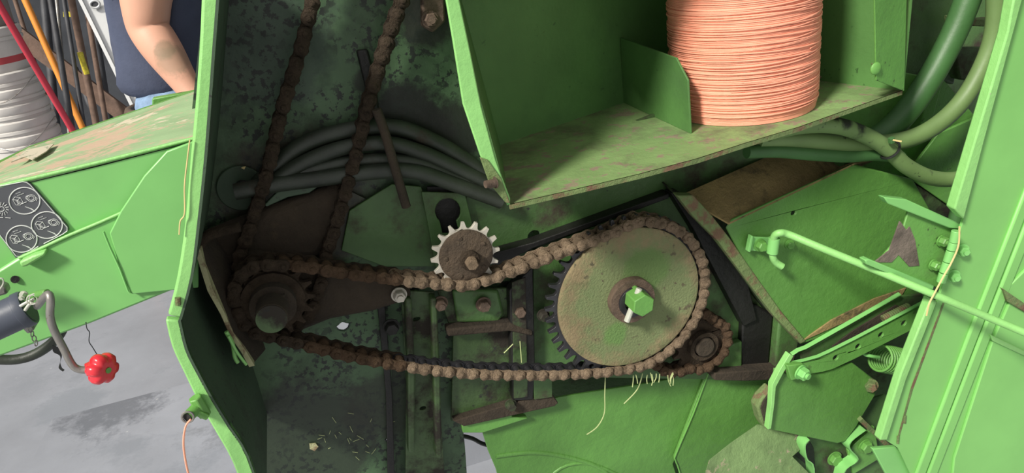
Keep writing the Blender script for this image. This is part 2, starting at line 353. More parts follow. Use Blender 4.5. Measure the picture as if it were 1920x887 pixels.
# lower green panels
def arc_pts():
    return [(905, 812), (915, 845), (930, 880), (950, 960)]
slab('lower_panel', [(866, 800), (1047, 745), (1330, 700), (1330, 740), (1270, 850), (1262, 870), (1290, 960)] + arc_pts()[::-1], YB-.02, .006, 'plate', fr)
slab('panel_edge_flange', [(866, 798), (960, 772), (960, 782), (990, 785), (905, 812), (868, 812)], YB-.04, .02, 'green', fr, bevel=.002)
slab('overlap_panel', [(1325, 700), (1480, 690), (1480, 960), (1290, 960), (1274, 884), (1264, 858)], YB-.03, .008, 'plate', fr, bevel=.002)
tube('weld_bead', [(1328, 700), (1300, 775), (1268, 850), (1266, 862), (1274, 884), (1292, 960)], 1.6, 'green', fr, YB-.032, k=3, n=6)
# curved stamping in the lower panel
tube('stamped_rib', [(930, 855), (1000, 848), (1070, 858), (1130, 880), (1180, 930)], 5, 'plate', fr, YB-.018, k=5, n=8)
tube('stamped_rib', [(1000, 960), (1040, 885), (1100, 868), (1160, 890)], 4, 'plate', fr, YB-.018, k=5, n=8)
# opening below the box: panels behind the hoses
slab('hopper_panel', [(1560, 110), (1770, 150), (1900, 300), (1900, 420), (1500, 420), (1480, 300)], YB-.01, .01, 'green', fr, bevel=.002)
slab('hopper_post', [(1690, -60), (1830, -60), (1790, 160), (1760, 150), (1690, 170)], YB+.02, .03, 'mid2', fr, bevel=.006)
slab('hopper_fin', [(1745, 148), (1768, 152), (1742, 250), (1720, 262)], YB-.05, .04, 'green', fr, bevel=.002)
slab('cross_rail', [(1790, 90), (1930, 90), (1930, 160), (1800, 150)], YB-.02, .03, 'mid2', fr, bevel=.004)
slab('rail_lip', [(1790, 30), (1845, 35), (1935, 30), (1935, 48), (1845, 50), (1790, 48)], YB-.03, .03, 'rustlip', fr, bevel=.003)
slab('fold_panel', [(1760, 250), (1900, 190), (1900, 470), (1800, 400), (1700, 330)], YB-.03, .008, 'green', fr, bevel=.002)
hexnut('hex_nut', 1868, 140, YB-.035, 14, 'green', fr, .016, True)
hexnut('hex_nut', 1688, 240, YB-.06, 9, 'hose2', fr, .016, True)
slab('dark_gap', [(1650, 320), (1800, 380), (1830, 470), (1700, 400)], YB-.022, .01, 'mid', fr, bevel=.002)

# ================================================================== LEFT SIDE SHIELD
YS = -.20
sh = thing('side_shield', 'tall curved green shield wall with pale worn edge left of the chains', 'machine shield', P(345, 600, YS))
UL = [(381, -60), (378, 0), (374, 90), (366, 200), (357, 300), (347, 420), (332, 520), (314, 592)]
UR = [(414, -60), (411, 0), (404, 90), (396, 200), (388, 300), (375, 420), (362, 520), (341, 598)]
A = smooth_path([P(u, v, YS) for u, v in UL], 3); B = smooth_path([P(u, v, YS) for u, v in UR], 3)
obj('edge_flange', ruled(A, B, .016, (0, 1, 0)), 'edge', sh, 30, .004)
LL = [(310, 599), (322, 650), (345, 700), (372, 755), (405, 812), (437, 870), (470, 960)]
LR = [(339, 601), (352, 655), (374, 700), (400, 748), (432, 800), (466, 855), (500, 960)]
A2 = smooth_path([P(u, v, YS) for u, v in LL], 3); B2 = smooth_path([P(u, v, YS) for u, v in LR], 3)
obj('lower_edge_flange', ruled(A2, B2, .014, (0, 1, 0)), 'edge', sh, 30, .003)
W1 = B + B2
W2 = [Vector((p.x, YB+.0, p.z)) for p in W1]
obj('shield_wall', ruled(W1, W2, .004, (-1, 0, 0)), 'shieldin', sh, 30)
# slotted rust mark and rivet on the flange
obj('slot', tube_bm([P(333, 558, YS-.002), P(334, 572, YS-.002)], .004, 8), 'rustlip', sh)
# latch tube low on the shield
tube('latch_block', [(365, 745), (385, 778)], 13, 'green', sh, YS-.01, k=1, n=6, bevel=.002)
tube('latch_block', [(362, 770), (390, 782)], 7, 'green', sh, YS-.02, k=1, n=6, bevel=.001)
bm = bmesh.new()
tube_bm([P(372, 762, YS-.01), P(352, 782, YS-.03)], scl(360, 775, YS)*11, 20, bm=bm)
obj('latch_tube', bm, 'green', sh)
tube('tube_mouth', [(354, 780, YS-.029), (351, 783, YS-.033)], 8, 'black', sh, k=1, n=18)
tube('mouth_ring', [(352+11*math.cos(t), 782+10*math.sin(t)) for t in [i*math.pi/8 for i in range(17)]], 2.2, 'galv', sh, YS-.034, k=1, n=6)
tw = tube('twine_strand', [(358, 786), (348, 800), (344, 830), (348, 865), (356, 900)], 2, 'twine', None, YS-.04, n=6); tag(tw, 'thin salmon twine strand dangling from the small latch tube', 'twine')
tw = tube('twine_strand', [(356, 262), (350, 310), (346, 350), (346, 400), (338, 415), (336, 440)], 1.4, 'straw', None, YS-.004, n=6); tag(tw, 'pale frayed twine running down the outer side of the shield edge', 'twine')

# torn bracket in the shield corner
tb = thing('torn_bracket', 'bent rusty-edged metal bracket below the dirt caked tube at left', 'bracket', P(460, 684, -.02))
E1 = [(368, 470), (374, 500), (392, 545), (412, 590), (430, 632), (452, 660), (468, 686)]
A = [P(u, v, -.06) for u, v in E1]; B = [P(u+9, v-3, -.06) for u, v in E1]
b1 = ruled(A, B, .012, (0, 1, 0)); jitter(b1, .004, 60); obj('worn_edge', b1, 'wornpale', tb, 30)
A = [P(u+5, v-2, -.05) for u, v in E1]; B = [P(*q, .055) for q in [(400, 440), (420, 470), (440, 510), (460, 560), (480, 600), (490, 630), (498, 655)]]
obj('bracket_wall', ruled(A, B, .004, (-1, 0, 0)), 'brown', tb, 30)
tube('top_roll', [(372, 462), (395, 440), (450, 425)], 10, 'dustdk', tb, -.03, n=10)
tube('green_stay', [(424, 622), (436, 645), (440, 668), (446, 680)], 4, 'edge', tb, -.075, n=8)
tube('green_stay', [(428, 630), (444, 660), (462, 684)], 3, 'edge', tb, -.08, n=8)

# loose grey ring hanging on the sheet, small lever
rg = thing('round_washer', 'large dark disc pressed to the sheet left of the hose bundle', 'washer', P(452, 352, .08))
b1 = cyl_bm(P(452, 352, .097), (0, -1, 0), .042, .006, 36); obj('disc', b1, 'shieldin', rg, 30, .002)
b1 = cyl_bm(P(455, 350, .090), (0, -1, 0), .013, .006, 20); obj('hub', b1, 'black', rg, 30, .001)
lv = slab('flat_lever', [(495, 385), (520, 360), (560, 350), (597, 350), (580, 362), (540, 370), (500, 388)], .05, .01, 'shieldin'); tag(lv, 'short flat grey-green lever lying below the oily hose bundle', 'lever')
for k, (u, v) in enumerate(((456, 315), (477, 340))):
    o = slab('chaff_flake', [(u-4, v), (u, v-2), (u+5, v-3), (u+2, v+3)], .085, .002, 'straw', bevel=0); tag(o, ('upper' if k == 0 else 'lower')+' pale chaff flake stuck near the large dark disc', 'chaff')

# ================================================================== HOSE BUNDLE (oily, in the recess)
HB = [[(470, 360), (540, 290), (600, 258), (680, 240), (750, 240), (820, 268), (880, 305), (930, 345)],
      [(480, 365), (560, 310), (640, 278), (720, 268), (790, 285), (850, 312), (930, 352)],
      [(480, 350), (560, 325), (640, 305), (720, 298), (790, 306), (850, 330), (930, 362)],
      [(440, 360), (520, 345), (600, 335), (700, 322), (780, 322), (850, 345), (940, 378)]]
nm = ['topmost', 'second from the top', 'third from the top', 'lowest']
for i, pts in enumerate(HB):
    o = tube('hydraulic_hose', pts, (15, 14, 12, 15)[i], 'hosedk', None, (.075, .06, .062, .05)[i], n=16)
    tag(o, 'oily black hydraulic hose, %s of the four arching behind the chain' % nm[i], 'hose', 'oily hoses in the recess')
o = tube('hose_strap_rod', [(706, 205), (722, 250), (742, 320), (762, 388)], 9, 'brown', None, .025, n=8); tag(o, 'straight dirty iron rod lying across the four oily hoses', 'rod')
M_ = o
o = slab('wire_clip', [(668, 95), (690, 92), (705, 150), (712, 210), (696, 214), (684, 160)], .088, .012, 'black', bevel=.004); tag(o, 'black greasy clip on the speckled sheet above the hose bundle', 'clip')
o = thing('corner_clamp', 'rusty bolt clamp at the top by the twine box wall', 'clamp', P(815, 50, .06))
slab('clamp_plate', [(790, -60), (830, -60), (836, 40), (812, 62), (792, 50)], .06, .02, 'bolt', o, bevel=.004)
hexnut('bolt', 806, 36, .058, 13, 'bolt', o, .014)

# ================================================================== SPROCKETS
def sprocket_bm(N, pitch, th, rroll, c, phase=0, tip=None, rin=0):
    r = pitch/(2*math.sin(math.pi/N)); pts = []
    ro = tip or r+rroll*.75
    for i in range(N):
        a0 = phase+2*math.pi*i/N
        da = 2*math.pi/N
        # roller seat arc, then the tooth
        for k in range(7):
            q = math.pi*(.5+.10) + (math.pi*.80)*k/6          # arc facing the centre
            q = math.pi*.60 + math.pi*.80*k/6
            px = r + rroll*math.cos(q); py = rroll*math.sin(q)
            pts.append((a0, px, py))
        pts.append((a0+da*.5, ro, -.0026)) ; pts.append((a0+da*.5, ro, .0026))
    out = []
    for i, (a, px, py) in enumerate(pts):
        sgn = 1
        out.append((a, px, py))
    P2 = []
    for i in range(N):
        seg = out[i*9:(i+1)*9]
        seat = sorted(seg[:7], key=lambda s: s[2])
        for (a, px, py) in seat + seg[7:]:
            P2.append(Vector((c.x+px*math.cos(a)-py*math.sin(a), c.y-th/2, c.z+px*math.sin(a)+py*math.cos(a))))
    inner = [Vector((c.x+rin*math.cos(t), c.y-th/2, c.z+rin*math.sin(t))) for t in [2*math.pi*i/40 for i in range(40)]] if rin else None
    return slab_bm(P2, th, [inner] if inner else ())
PITCH = .0254
def disc_bm(c, r, th, n=72, dome=0, bm=None):
    return cyl_bm(c, (0, 1, 0), r, th, n, bm)
# large sprocket
YC = 0.0
bc = P(1182, 561, -.012); bc.y = 0.0
RB = PITCH/(2*math.sin(math.pi/43))
big = thing('large_drive_sprocket', 'large dusty green disc sprocket with the chain around its rim', 'sprocket', bc-Vector((0, 0, RB)))
obj('tooth_ring', sprocket_bm(43, PITCH, .010, .0078, bc, 0.02, RB+.012, RB-.04), 'steeldk', big, 25, .0008)
b1 = bmesh.new(); lip = []
prof = [(.0, -.010), (.05, -.011), (.10, -.011), (.140, -.012), (.155, -.0135), (.1595, -.012), (.1605, -.004), (.158, .006), (.0, .006)]
rings = []
for (r, yy) in prof[1:-1]:
    rings.append([b1.verts.new((bc.x+r*math.cos(t), yy, bc.z+r*math.sin(t))) for t in [2*math.pi*i/96 for i in range(96)]])
for a, b in zip(rings, rings[1:]):
    for i in range(96): b1.faces.new((a[i], a[(i+1) % 96], b[(i+1) % 96], b[i]))
b1.faces.new(rings[0][::-1]); b1.faces.new(rings[-1])
obj('dished_disc', b1, 'disc', big, 30)
hc = P(1184, 562, -.02)
def ring_bm(c, r0, r1, th, n=48, bm=None):
    o_ = [Vector((c.x+r1*math.cos(t), c.y, c.z+r1*math.sin(t))) for t in [2*math.pi*i/n for i in range(n)]]
    i_ = [Vector((c.x+r0*math.cos(t), c.y, c.z+r0*math.sin(t))) for t in [2*math.pi*i/n for i in range(n)]]
    return slab_bm(o_, th, [i_], bm=bm)
s_ = scl(1184, 562)
b1 = ring_bm(Vector((hc.x, -.028, hc.z)), .029, .050, .018); jitter(b1, .001, 80); obj('hub_collar', b1, 'bolt', big, 30, .002)
b1 = ring_bm(Vector((hc.x+.001, -.034, hc.z)), .022, .034, .022); obj('inner_washer', b1, 'steeldk', big, 30, .001)
b1 = bmesh.new(); sc_ = Vector((hc.x+.002, -.075, hc.z+.012))
hx = [sc_+Vector((math.cos(.35+i*math.pi/3)*.025, 0, math.sin(.35+i*math.pi/3)*.025)) for i in range(6)]
slab_bm(hx, .07, bm=b1); obj('hex_shaft', b1, 'green', big, 20, .002)
pa, pb = P(1199, 541, -.052), P(1175, 603, -.052)
obj('cross_pin', tube_bm([pa, pb], .0065, 12), 'pin', big, 30, .001)

# idler sprocket
ic = P(875, 481, -.010); ic.y = 0
idl = thing('idler_sprocket', 'small idler sprocket with bright steel teeth and soil-caked centre', 'sprocket', ic-Vector((0, 0, .066)))
obj('tooth_ring', sprocket_bm(16, .0238, .008, .0072, ic, .12, .0672, .02), 'steel', idl, 25, .0008)
b1 = bmesh.new(); rings = []
for (r, yy) in [(.012, -.017), (.028, -.014), (.040, -.012), (.049, -.011), (.0525, -.008), (.0525, .004)]:
    rings.append([b1.verts.new((ic.x+r*math.cos(t), yy, ic.z+r*math.sin(t))) for t in [2*math.pi*i/64 for i in range(64)]])
for a, b in zip(rings, rings[1:]):
    for i in range(64): b1.faces.new((a[i], a[(i+1) % 64], b[(i+1) % 64], b[i]))
b1.faces.new(rings[0][::-1]); b1.faces.new(rings[-1]); jitter(b1, .0012, 70)
obj('bearing_cover', b1, 'idlerface', idl, 40)
b1 = cyl_bm(Vector((ic.x+.003, -.014, ic.z-.004)), (0, -1, 0), .019, .012, 28); jitter(b1, .002, 80)
obj('bolt_washer', b1, 'dustdk', idl, 40, .002)
b1 = cyl_bm(Vector((ic.x+.004, -.024, ic.z-.006)), (0, -1, 0), .0135, .018, 6, r2=.012); obj('bolt', b1, 'dust', idl, 40, .002)
for t in range(5):
    a = .5+t*1.25
    b1 = cyl_bm(Vector((ic.x+.040*math.cos(a), -.011, ic.z+.040*math.sin(a))), (0, -1, 0), .0042, .003, 12); obj('rivet', b1, 'idlerface', idl, 40, .001)

# left drive sprocket
lc = P(512, 566, -.012); lc.y = 0
lsp = thing('left_drive_sprocket', 'oily dark sprocket with protruding green-tipped shaft at the left end', 'sprocket', lc-Vector((0, 0, .07)))
obj('tooth_ring', sprocket_bm(16, PITCH, .010, .0078, lc, .03, .0735, .02), 'dustdk', lsp, 25, .0008)
obj('hub_plate', ring_bm(Vector((lc.x, -.014, lc.z)), .02, .056, .012), 'dustdk', lsp, 30, .004)
obj('hub_boss', ring_bm(Vector((lc.x, -.034, lc.z)), .024, .040, .024), 'brown', lsp, 30, .004)
s0 = Vector((lc.x, 0.02, lc.z)); s1 = P(507, 590, -.085); s1 = Vector((lc.x-.002, -.085, lc.z+.004))
obj('shaft', cyl_bm(s0, s1-s0, .027, (s1-s0).length, 36), 'brown', lsp, 40, .003)
d_ = (s1-s0).normalized()
obj('shaft_end', cyl_bm(s1, d_, .0255, .002, 36), 'mid', lsp, 40)
obj('shaft_key', tube_bm([s0+Vector((.02, 0, .016)), s0+Vector((.02, -.06, .016))], .007, 4), 'brown', lsp, 30)

# lower right sprocket
rc = P(1312, 642, .035)
rsp = thing('rear_sprocket', 'small dirt caked sprocket behind the lower right of the large disc', 'sprocket', rc-Vector((0, 0, .07)))
RR = PITCH/(2*math.sin(math.pi/16))
obj('tooth_ring', sprocket_bm(16, PITCH, .010, .0078, rc, .1, RR+.008, .02), 'dustdk', rsp, 25, .0008)
obj('hub_plate', ring_bm(Vector((rc.x, rc.y-.022, rc.z)), .026, .036, .02), 'dustdk', rsp, 30, .003)
obj('shaft', cyl_bm(Vector((rc.x, rc.y, rc.z)), (0, -1, 0), .023, .028, 30), 'brown', rsp, 40, .003)
# hidden pair for the vertical chain
vc = P(524, 556, .05)
vsp = thing('rear_left_sprocket', 'dark sprocket hidden behind the left drive sprocket carrying the tall chain', 'sprocket', vc-Vector((0, 0, .06)))
obj('tooth_ring', sprocket_bm(15, PITCH, .008, .0078, vc, .1, .066, .02), 'dustdk', vsp, 25, .0008)
obj('hub', ring_bm(Vector((vc.x, vc.y-.018, vc.z)), .012, .035, .016), 'dustdk', vsp, 30, .002)

# ================================================================== CHAINS
def plate_outline(p, h, waist=.82, n=9):
    pts = []
    for i in range(n): a = -math.pi/2 + math.pi*i/(n-1); pts.append((p/2+h/2*math.cos(a), h/2*math.sin(a)))
    pts.append((0, h/2*waist))
    for i in range(n): a = math.pi/2 + math.pi*i/(n-1); pts.append((-p/2+h/2*math.cos(a), h/2*math.sin(a)))
    pts.append((0, -h/2*waist))
    return pts
def lump(bm, c, r, sq, seed, mi=0, sub=2, amp=.22):
    g = bmesh.ops.create_icosphere(bm, subdivisions=sub, radius=1)
    for v in g['verts']:
        n_ = 1+amp*2*noise.noise(v.co*1.6+Vector((seed*5.3, seed, 0)))+amp*noise.noise(v.co*4+Vector((0, seed*3.3, 2)))
        v.co = Vector((v.co.x*r*n_, v.co.y*sq*n_, v.co.z*r*n_)) + c
    for f in {f for v in g['verts'] for f in v.link_faces}: f.material_index = mi
def link_mesh(outer, seed, crust, p=PITCH):
    h = .0215 if not outer else .0235
    w_ = .0165 if outer else .0125
    bm = bmesh.new()
    for s in (-1, 1):
        o_ = [Vector((x, s*w_-(.0015), z)) for x, z in plate_outline(p, h)]
        slab_bm(o_, .003, bm=bm, mi=0 if (s < 0 and crust > 0) else 1)
    if outer:
        for x in (-p/2, p/2):
            cyl_bm(Vector((x, -w_-.005, 0)), (0, 1, 0), .0045, 2*w_+.010, 12, bm, mi=0 if crust > 1 else 1)
    else:
        for x in (-p/2, p/2): cyl_bm(Vector((x, -w_, 0)), (0, 1, 0), .0078, 2*w_, 14, bm, mi=1)
    if crust:
        for x in (-p/2, p/2): lump(bm, Vector((x, -w_-.001, 0)), .0125 if outer else .0098, .0055 if outer else .0025, seed+x*99, amp=.09)
        lump(bm, Vector((0, -w_-.0002, .0)), .0108 if outer else .008, .0042 if outer else .002, seed+3.3, amp=.12)
        if outer:
            for x in (-p/2, p/2): lump(bm, Vector((x, -w_-.0055, 0)), .0058, .0040, seed+11+x*50, amp=.12)
        if crust > 1:
            for x in (-p/2, p/2): lump(bm, Vector((x, .002, 0)), .0115, .017, seed+17+x*20, amp=.10)
    bmesh.ops.recalc_face_normals(bm, faces=bm.faces[:])
    return bm
def link_proto(nm, outer, seed, crust, m0, m1):
    bm = link_mesh(outer, seed, crust); me = bpy.data.meshes.new(nm); bm.to_mesh(me); bm.free()
    me.materials.append(M[m0]); me.materials.append(M[m1])
    me.polygons.foreach_set('use_smooth', [True]*len(me.polygons)); me.set_sharp_from_angle(angle=math.radians(50))
    return me
def chain(root, path, closed, crustf, m0f, yc, p=PITCH, start=0):
    L_ = [0]; n = len(path); seq = path + ([path[0]] if closed else [])
    for a, b in zip(seq, seq[1:]): L_.append(L_[-1]+(b-a).length)
    T = L_[-1]; cnt = int(round(T/p)); cnt -= cnt % 2 if closed else 0
    step = T/cnt
    def at(s):
        s = s % T if closed else min(max(s, 0), T)
        for i in range(len(seq)-1):
            if L_[i+1] >= s: return seq[i].lerp(seq[i+1], (s-L_[i])/max(1e-9, L_[i+1]-L_[i]))
        return seq[-1]
    cache = {}
    for k in range(cnt):
        a, b = at(k*step), at((k+1)*step) if (closed or k < cnt-1) else seq[-1]
        d = (b-a); mid = (a+b)/2; outer = k % 2 == 0
        cr_, m0, m1 = crustf(mid)
        key = (outer, cr_, m0, m1, random.randrange(3))
        if key not in cache: cache[key] = link_proto('outer_link' if outer else 'inner_link', outer, len(cache)*1.37+1, cr_, m0, m1)
        o = bpy.data.objects.new('outer_link' if outer else 'inner_link', cache[key]); COL.objects.link(o)
        ang = math.atan2(d.z, d.x)
        o.parent = root; o.location = Vector((mid.x, yc, mid.z))-root.location; o.rotation_euler = (0, -ang, 0); o.scale = (step/p, 1, 1)
CH = [(437, 566), (440, 540), (455, 514), (477, 501), (500, 498), (561, 500), (614, 509), (670, 517), (722, 523), (778, 530), (828, 534), (876, 537), (925, 523), (971, 507), (1015, 490), (1065, 471), (1109, 454), (1152, 437), (1199, 426)]
CH2 = [(1166, 696), (1120, 701), (1040, 705), (982, 705), (911, 704), (856, 700), (813, 696), (763, 689), (715, 681), (665, 672), (617, 660), (561, 646), (516, 636), (475, 624), (449, 598)]
yf = -.018
def px3(u, v):
    q = P(u, v, yf); return Vector((q.x, 0, q.z))
arc = []
a0, a1 = math.radians(92), math.radians(-93)
for i in range(1, 18): t = a0+(a1-a0)*i/18; arc.append(Vector((bc.x+RB*math.cos(t), 0, bc.z+RB*math.sin(t))))
path = [px3(u, v) for u, v in CH[:-1]] + arc + [px3(u, v) for u, v in CH2]
path = smooth_path(path, 4, True)
dch = thing('main_drive_chain', 'long soil-crusted roller chain looping from left sprocket around large disc', 'chain', P(900, 704, 0))
X1 = P(760, 600).x; X0 = P(560, 600).x; ZB = P(800, 640).z
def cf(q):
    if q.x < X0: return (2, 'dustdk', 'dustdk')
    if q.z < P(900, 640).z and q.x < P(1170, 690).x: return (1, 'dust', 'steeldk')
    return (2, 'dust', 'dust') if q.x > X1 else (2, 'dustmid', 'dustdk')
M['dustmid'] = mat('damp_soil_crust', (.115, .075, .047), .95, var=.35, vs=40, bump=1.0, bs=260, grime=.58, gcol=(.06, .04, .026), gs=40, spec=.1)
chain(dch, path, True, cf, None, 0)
# tall chain
vch = thing('tall_upright_chain', 'dark dirt caked chain with two runs rising past the hoses', 'chain', P(530, 640, .05))
VL = [(640, -170), (612, -80), (586, 8), (566, 89), (541, 169), (521, 238), (502, 322), (479, 397), (462, 450), (447, 500)]
VR = [(606, 520), (613, 480), (628, 432), (650, 357), (675, 263), (700, 169), (730, 74), (762, -15), (790, -90), (812, -170)]
yv = .032
pl = [Vector((P(u, v, yv).x, 0, P(u, v, yv).z)) for u, v in VL]
RV = .064
for d in (195, 225, 255, 285, 315, 345): pl.append(Vector((vc.x+RV*math.cos(math.radians(d)), 0, vc.z+RV*math.sin(math.radians(d)))))
pl += [Vector((P(u, v, yv).x, 0, P(u, v, yv).z)) for u, v in VR]
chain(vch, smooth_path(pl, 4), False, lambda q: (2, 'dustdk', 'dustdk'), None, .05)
# short chain round the rear sprocket, running up behind the large disc
sch = thing('short_rear_chain', 'short dirty chain wrapped around the rear sprocket below the large disc', 'chain', rc-Vector((0, 0, .06)))
pl = []
r2c = Vector((bc.x-.02, 0, bc.z+.0))
for i in range(15):
    t = math.radians(62-i*13.5); pl.append(Vector((rc.x+RR*math.cos(t), 0, rc.z+RR*math.sin(t))))
e = pl[-1]; s_0 = pl[0]
pl = [Vector((bc.x+.02, 0, bc.z+.07)), Vector((bc.x+.07, 0, bc.z+.02))] + pl + [Vector((e.x-.06, 0, e.z+.012)), Vector((bc.x-.04, 0, bc.z-.07))]
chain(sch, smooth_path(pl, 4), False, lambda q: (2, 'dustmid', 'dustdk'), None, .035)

# straw stuck under the chain
def straws(base, n, spread, ln, nm_, lb, y, mt):
    t = thing(nm_, lb, 'chaff', P(base[0], base[1], y))
    for i in range(n):
        u = base[0]+random.uniform(-spread, spread); v = base[1]+random.uniform(-4, 2); a = random.uniform(-.4, .4); l = ln*random.uniform(.5, 1.2)
        tube('stem', [(u, v), (u+math.sin(a)*l*.5+random.uniform(-2, 2), v+l*.5), (u+math.sin(a)*l+random.uniform(-4, 4), v+l)], .9, mt, t, y+random.uniform(-.01, .01), k=3, n=5)
straws((1222, 702), 12, 42, 20, 'straw_tuft', 'tuft of short straw stems caught under the chain below the big disc', -.005, 'grassy')
for k, (pts, lb) in enumerate([([(1135, 705), (1134, 740), (1133, 775), (1120, 800), (1100, 815)], 'long hanging grass stem with a knot under the chain'),
                 ([(1205, 700), (1195, 730), (1170, 757)], 'curved grass stem drooping below the straw tuft'),
                 ([(945, 662), (962, 645)], 'short straw lying above the lower chain run'), ([(975, 640), (978, 680)], 'single upright straw by the black strap')]):
    o = tube('grass_stem', pts, 1.0, 'grassy', None, 0.01 if k < 2 else .03, n=5); tag(o, lb, 'grass stem')

o = tube('ground_cable', [(860, 816), (885, 822), (905, 832), (930, 838)], 4, 'hosedk', None, YB+.12, n=8); tag(o, 'thin dark cable seen through the gap below the bottom ledge', 'cable')
t = thing('chaff_scatter', 'fine pale chaff and straw bits stuck on the dark lower sheet', 'chaff', P(640, 830, YB-.02))
random.seed(21)
for k in range(22):
    u = random.gauss(650, 45); v = random.gauss(815, 24); a = random.uniform(-1.2, 1.2); l = random.uniform(4, 14)
    tube('straw_bit', [(u, v), (u+l*math.cos(a), v+l*math.sin(a))], .45, 'grassy', t, YB-.016, k=1, n=4)
slab('grain_husk', [(580, 833), (592, 832), (597, 838), (590, 846), (581, 842)], YB-.018, .003, 'wornpale', t, bevel=0)

# ================================================================== TWINE BOX
ZS = P(955, 383, -.2).z
tbx = thing('twine_box', 'open green steel twine box with dusty shelf above the chain', 'box', PZ(1300, 250, ZS))
front = [(955, 384), (1080, 355), (1198, 327), (1307, 298), (1400, 268), (1500, 238), (1598, 203), (1692, 170)]
F_ = [PZ(u, v, ZS) for u, v in front]
bl = PZ(938, 272, ZS); bd = PZ(1172, 192, ZS); bdir = (bd-bl).normalized()
br = bl + bdir*((F_[-1]-bl).dot(bdir)+.02)
pts = F_ + [br, bl]
obj('shelf_floor', slab_bm(pts, .004, dirv=Vector((0, 0, -1))), 'shelf', tbx, 30)
ex = [Vector((p.x, p.y-.0005, p.z)) for p in F_]
obj('shelf_lip', ruled(ex, [p+Vector((0, 0, -.008)) for p in ex], .003, (0, 1, 0)), 'rustlip', tbx, 30)
HT = .50
up = Vector((0, 0, HT))
def wall_bm(pts, th, dv): return slab_bm(pts, th, dirv=dv)
bn = Vector((-bdir.y, bdir.x, 0))
obj('back_panel', wall_bm([bl, br, br+up, bl+up-bdir*.13], .004, bn), 'boxin', tbx, 0)
# left panel with its bright folded front flange: the front edge leans forward toward the top
tl = P(848, -5, -.30); tl2 = P(838, -60, -.31)
lf = F_[0]
bl2 = bl + Vector((0, 0, HT)); bl3 = P(862, 0, .12)
lp = [lf, tl, tl2, tl2+Vector((.06, .40, 0)), bl+Vector((-.02, 0, HT)), bl]
obj('left_panel', slab_bm([lf, P(850, 0, -.2), P(838, -60, -.2), bl+Vector((-.06, 0, HT)), bl], .004, dirv=Vector((-1, 0, 0))), 'boxin', tbx, 30)
slab('left_flange', [(826, -60), (848, -60), (864, 10), (883, 100), (903, 200), (930, 300), (957, 372), (957, 386), (946, 378), (921, 340), (900, 290), (868, 195), (848, 70)], -.203, .006, 'edge', tbx, bevel=.002)
slab('flange_seam', [(900, 295), (915, 300), (940, 335), (957, 382), (948, 380), (918, 345)], -.206, .004, 'rustlip', tbx, bevel=.001)
obj('shade_lid', slab_bm([bl+up-bdir*.13, br+up, F_[-1]+up, F_[0]+up-bdir*.13], .004, dirv=Vector((0, 0, 1))), 'boxin', tbx, 0)  # unseen top, added to darken the inside of the box
# divider
d0 = PZ(1172, 192, ZS+.0); d1 = PZ(1298, 250, ZS+.0)
def onwall(u, v, a, b):
    n_ = (b-a).cross(Vector((0, 0, 1))); d = ray(u, v); return CAM + d*((a-CAM).dot(n_)/d.dot(n_))
dv_ = [d0, d1, onwall(1293, 150, d0, d1), onwall(1271, 108, d0, d1), onwall(1166, 70, d0, d1)]
obj('divider', slab_bm(dv_, .004, dirv=(d1-d0).cross(Vector((0, 0, 1))).normalized()), 'boxin', tbx, 30, .001)
# right wall with front flange
rf = F_[-1]
obj('right_panel', slab_bm([rf, br, br+up, rf+up], .004, dirv=Vector((1, 0, 0))), 'boxin', tbx, 0)
obj('right_flange', slab_bm([rf+Vector((0, -.001, 0)), onwall(1640, 150, rf, rf+bdir), onwall(1636, -70, rf, rf+bdir), onwall(1699, -70, rf, rf+bdir)], .004, dirv=Vector((0, -1, 0))), 'green', tbx, 0, .001)
slab('flange_strip', [(1635, 118), (1692, 128), (1690, 136), (1636, 126)], (rf.y-.008), .003, 'rustlip', tbx, bevel=.0005)
rv = onwall(1637, 133, rf, rf+bdir)+Vector((.004, -.002, .004))
b1 = bmesh.new(); bmesh.ops.create_uvsphere(b1, u_segments=20, v_segments=12, radius=.012)
for v in b1.verts: v.co = Vector((v.co.x, v.co.y*.4, v.co.z)) + rv
obj('rivet', b1, 'green', tbx, 60)
bx = P(920, 345, -.215); b1 = bmesh.new()
hexnut('flange_bolt', 929, 342, -.207, 9, 'bolt', tbx, .010, False, ax=(-1, -.25, 0))
obj('bolt_thread', tube_bm([P(930, 342, -.21), P(910, 346, -.215)], .006, 12), 'bolt', tbx)

# ================================================================== TWINE SPOOL
sp_c = PZ(1392, 203, ZS)
s_ = (sp_c-CAM).dot(FW)/FPX
RS = 141*s_
_f = PZ(1392, 238, ZS); _r = Vector((_f.x-CAM.x, _f.y-CAM.y, 0)).normalized(); RS = .142
sp_c = _f + _r*RS
HS = .36
spl = thing('twine_spool', 'large cylindrical spool of salmon pink baling twine standing on the shelf', 'spool', (sp_c.x, sp_c.y, ZS))
b1 = cyl_bm(Vector((sp_c.x, sp_c.y, ZS+.001)), (0, 0, 1), RS-.003, HS-.002, 64); obj('core', b1, 'twine', spl, 60)
rt_ = .0017; b1 = bmesh.new(); random.seed(3)
turns = int((HS-.012)/.0031); pth = []; SEG = 56
for i in range(turns*SEG+1):
    a = 2*math.pi*i/SEG; k = i/SEG; z = ZS+.006+k*.0031
    zz = z + .005*math.sin(a+k*.05)*math.sin(k*.06+1)
    zz = max(ZS+.002, zz)
    r = RS-.0015 + .0004*math.sin(k*2.4)
    lo_ = (zz-ZS); r -= .006*math.exp(-lo_/.008)
    pth.append(Vector((sp_c.x+r*math.cos(a), sp_c.y+r*math.sin(a), zz)))
tube_bm(pth, rt_, 5, bm=b1)
obj('twine_winding', b1, 'twine', spl, 80)
b1 = bmesh.new()
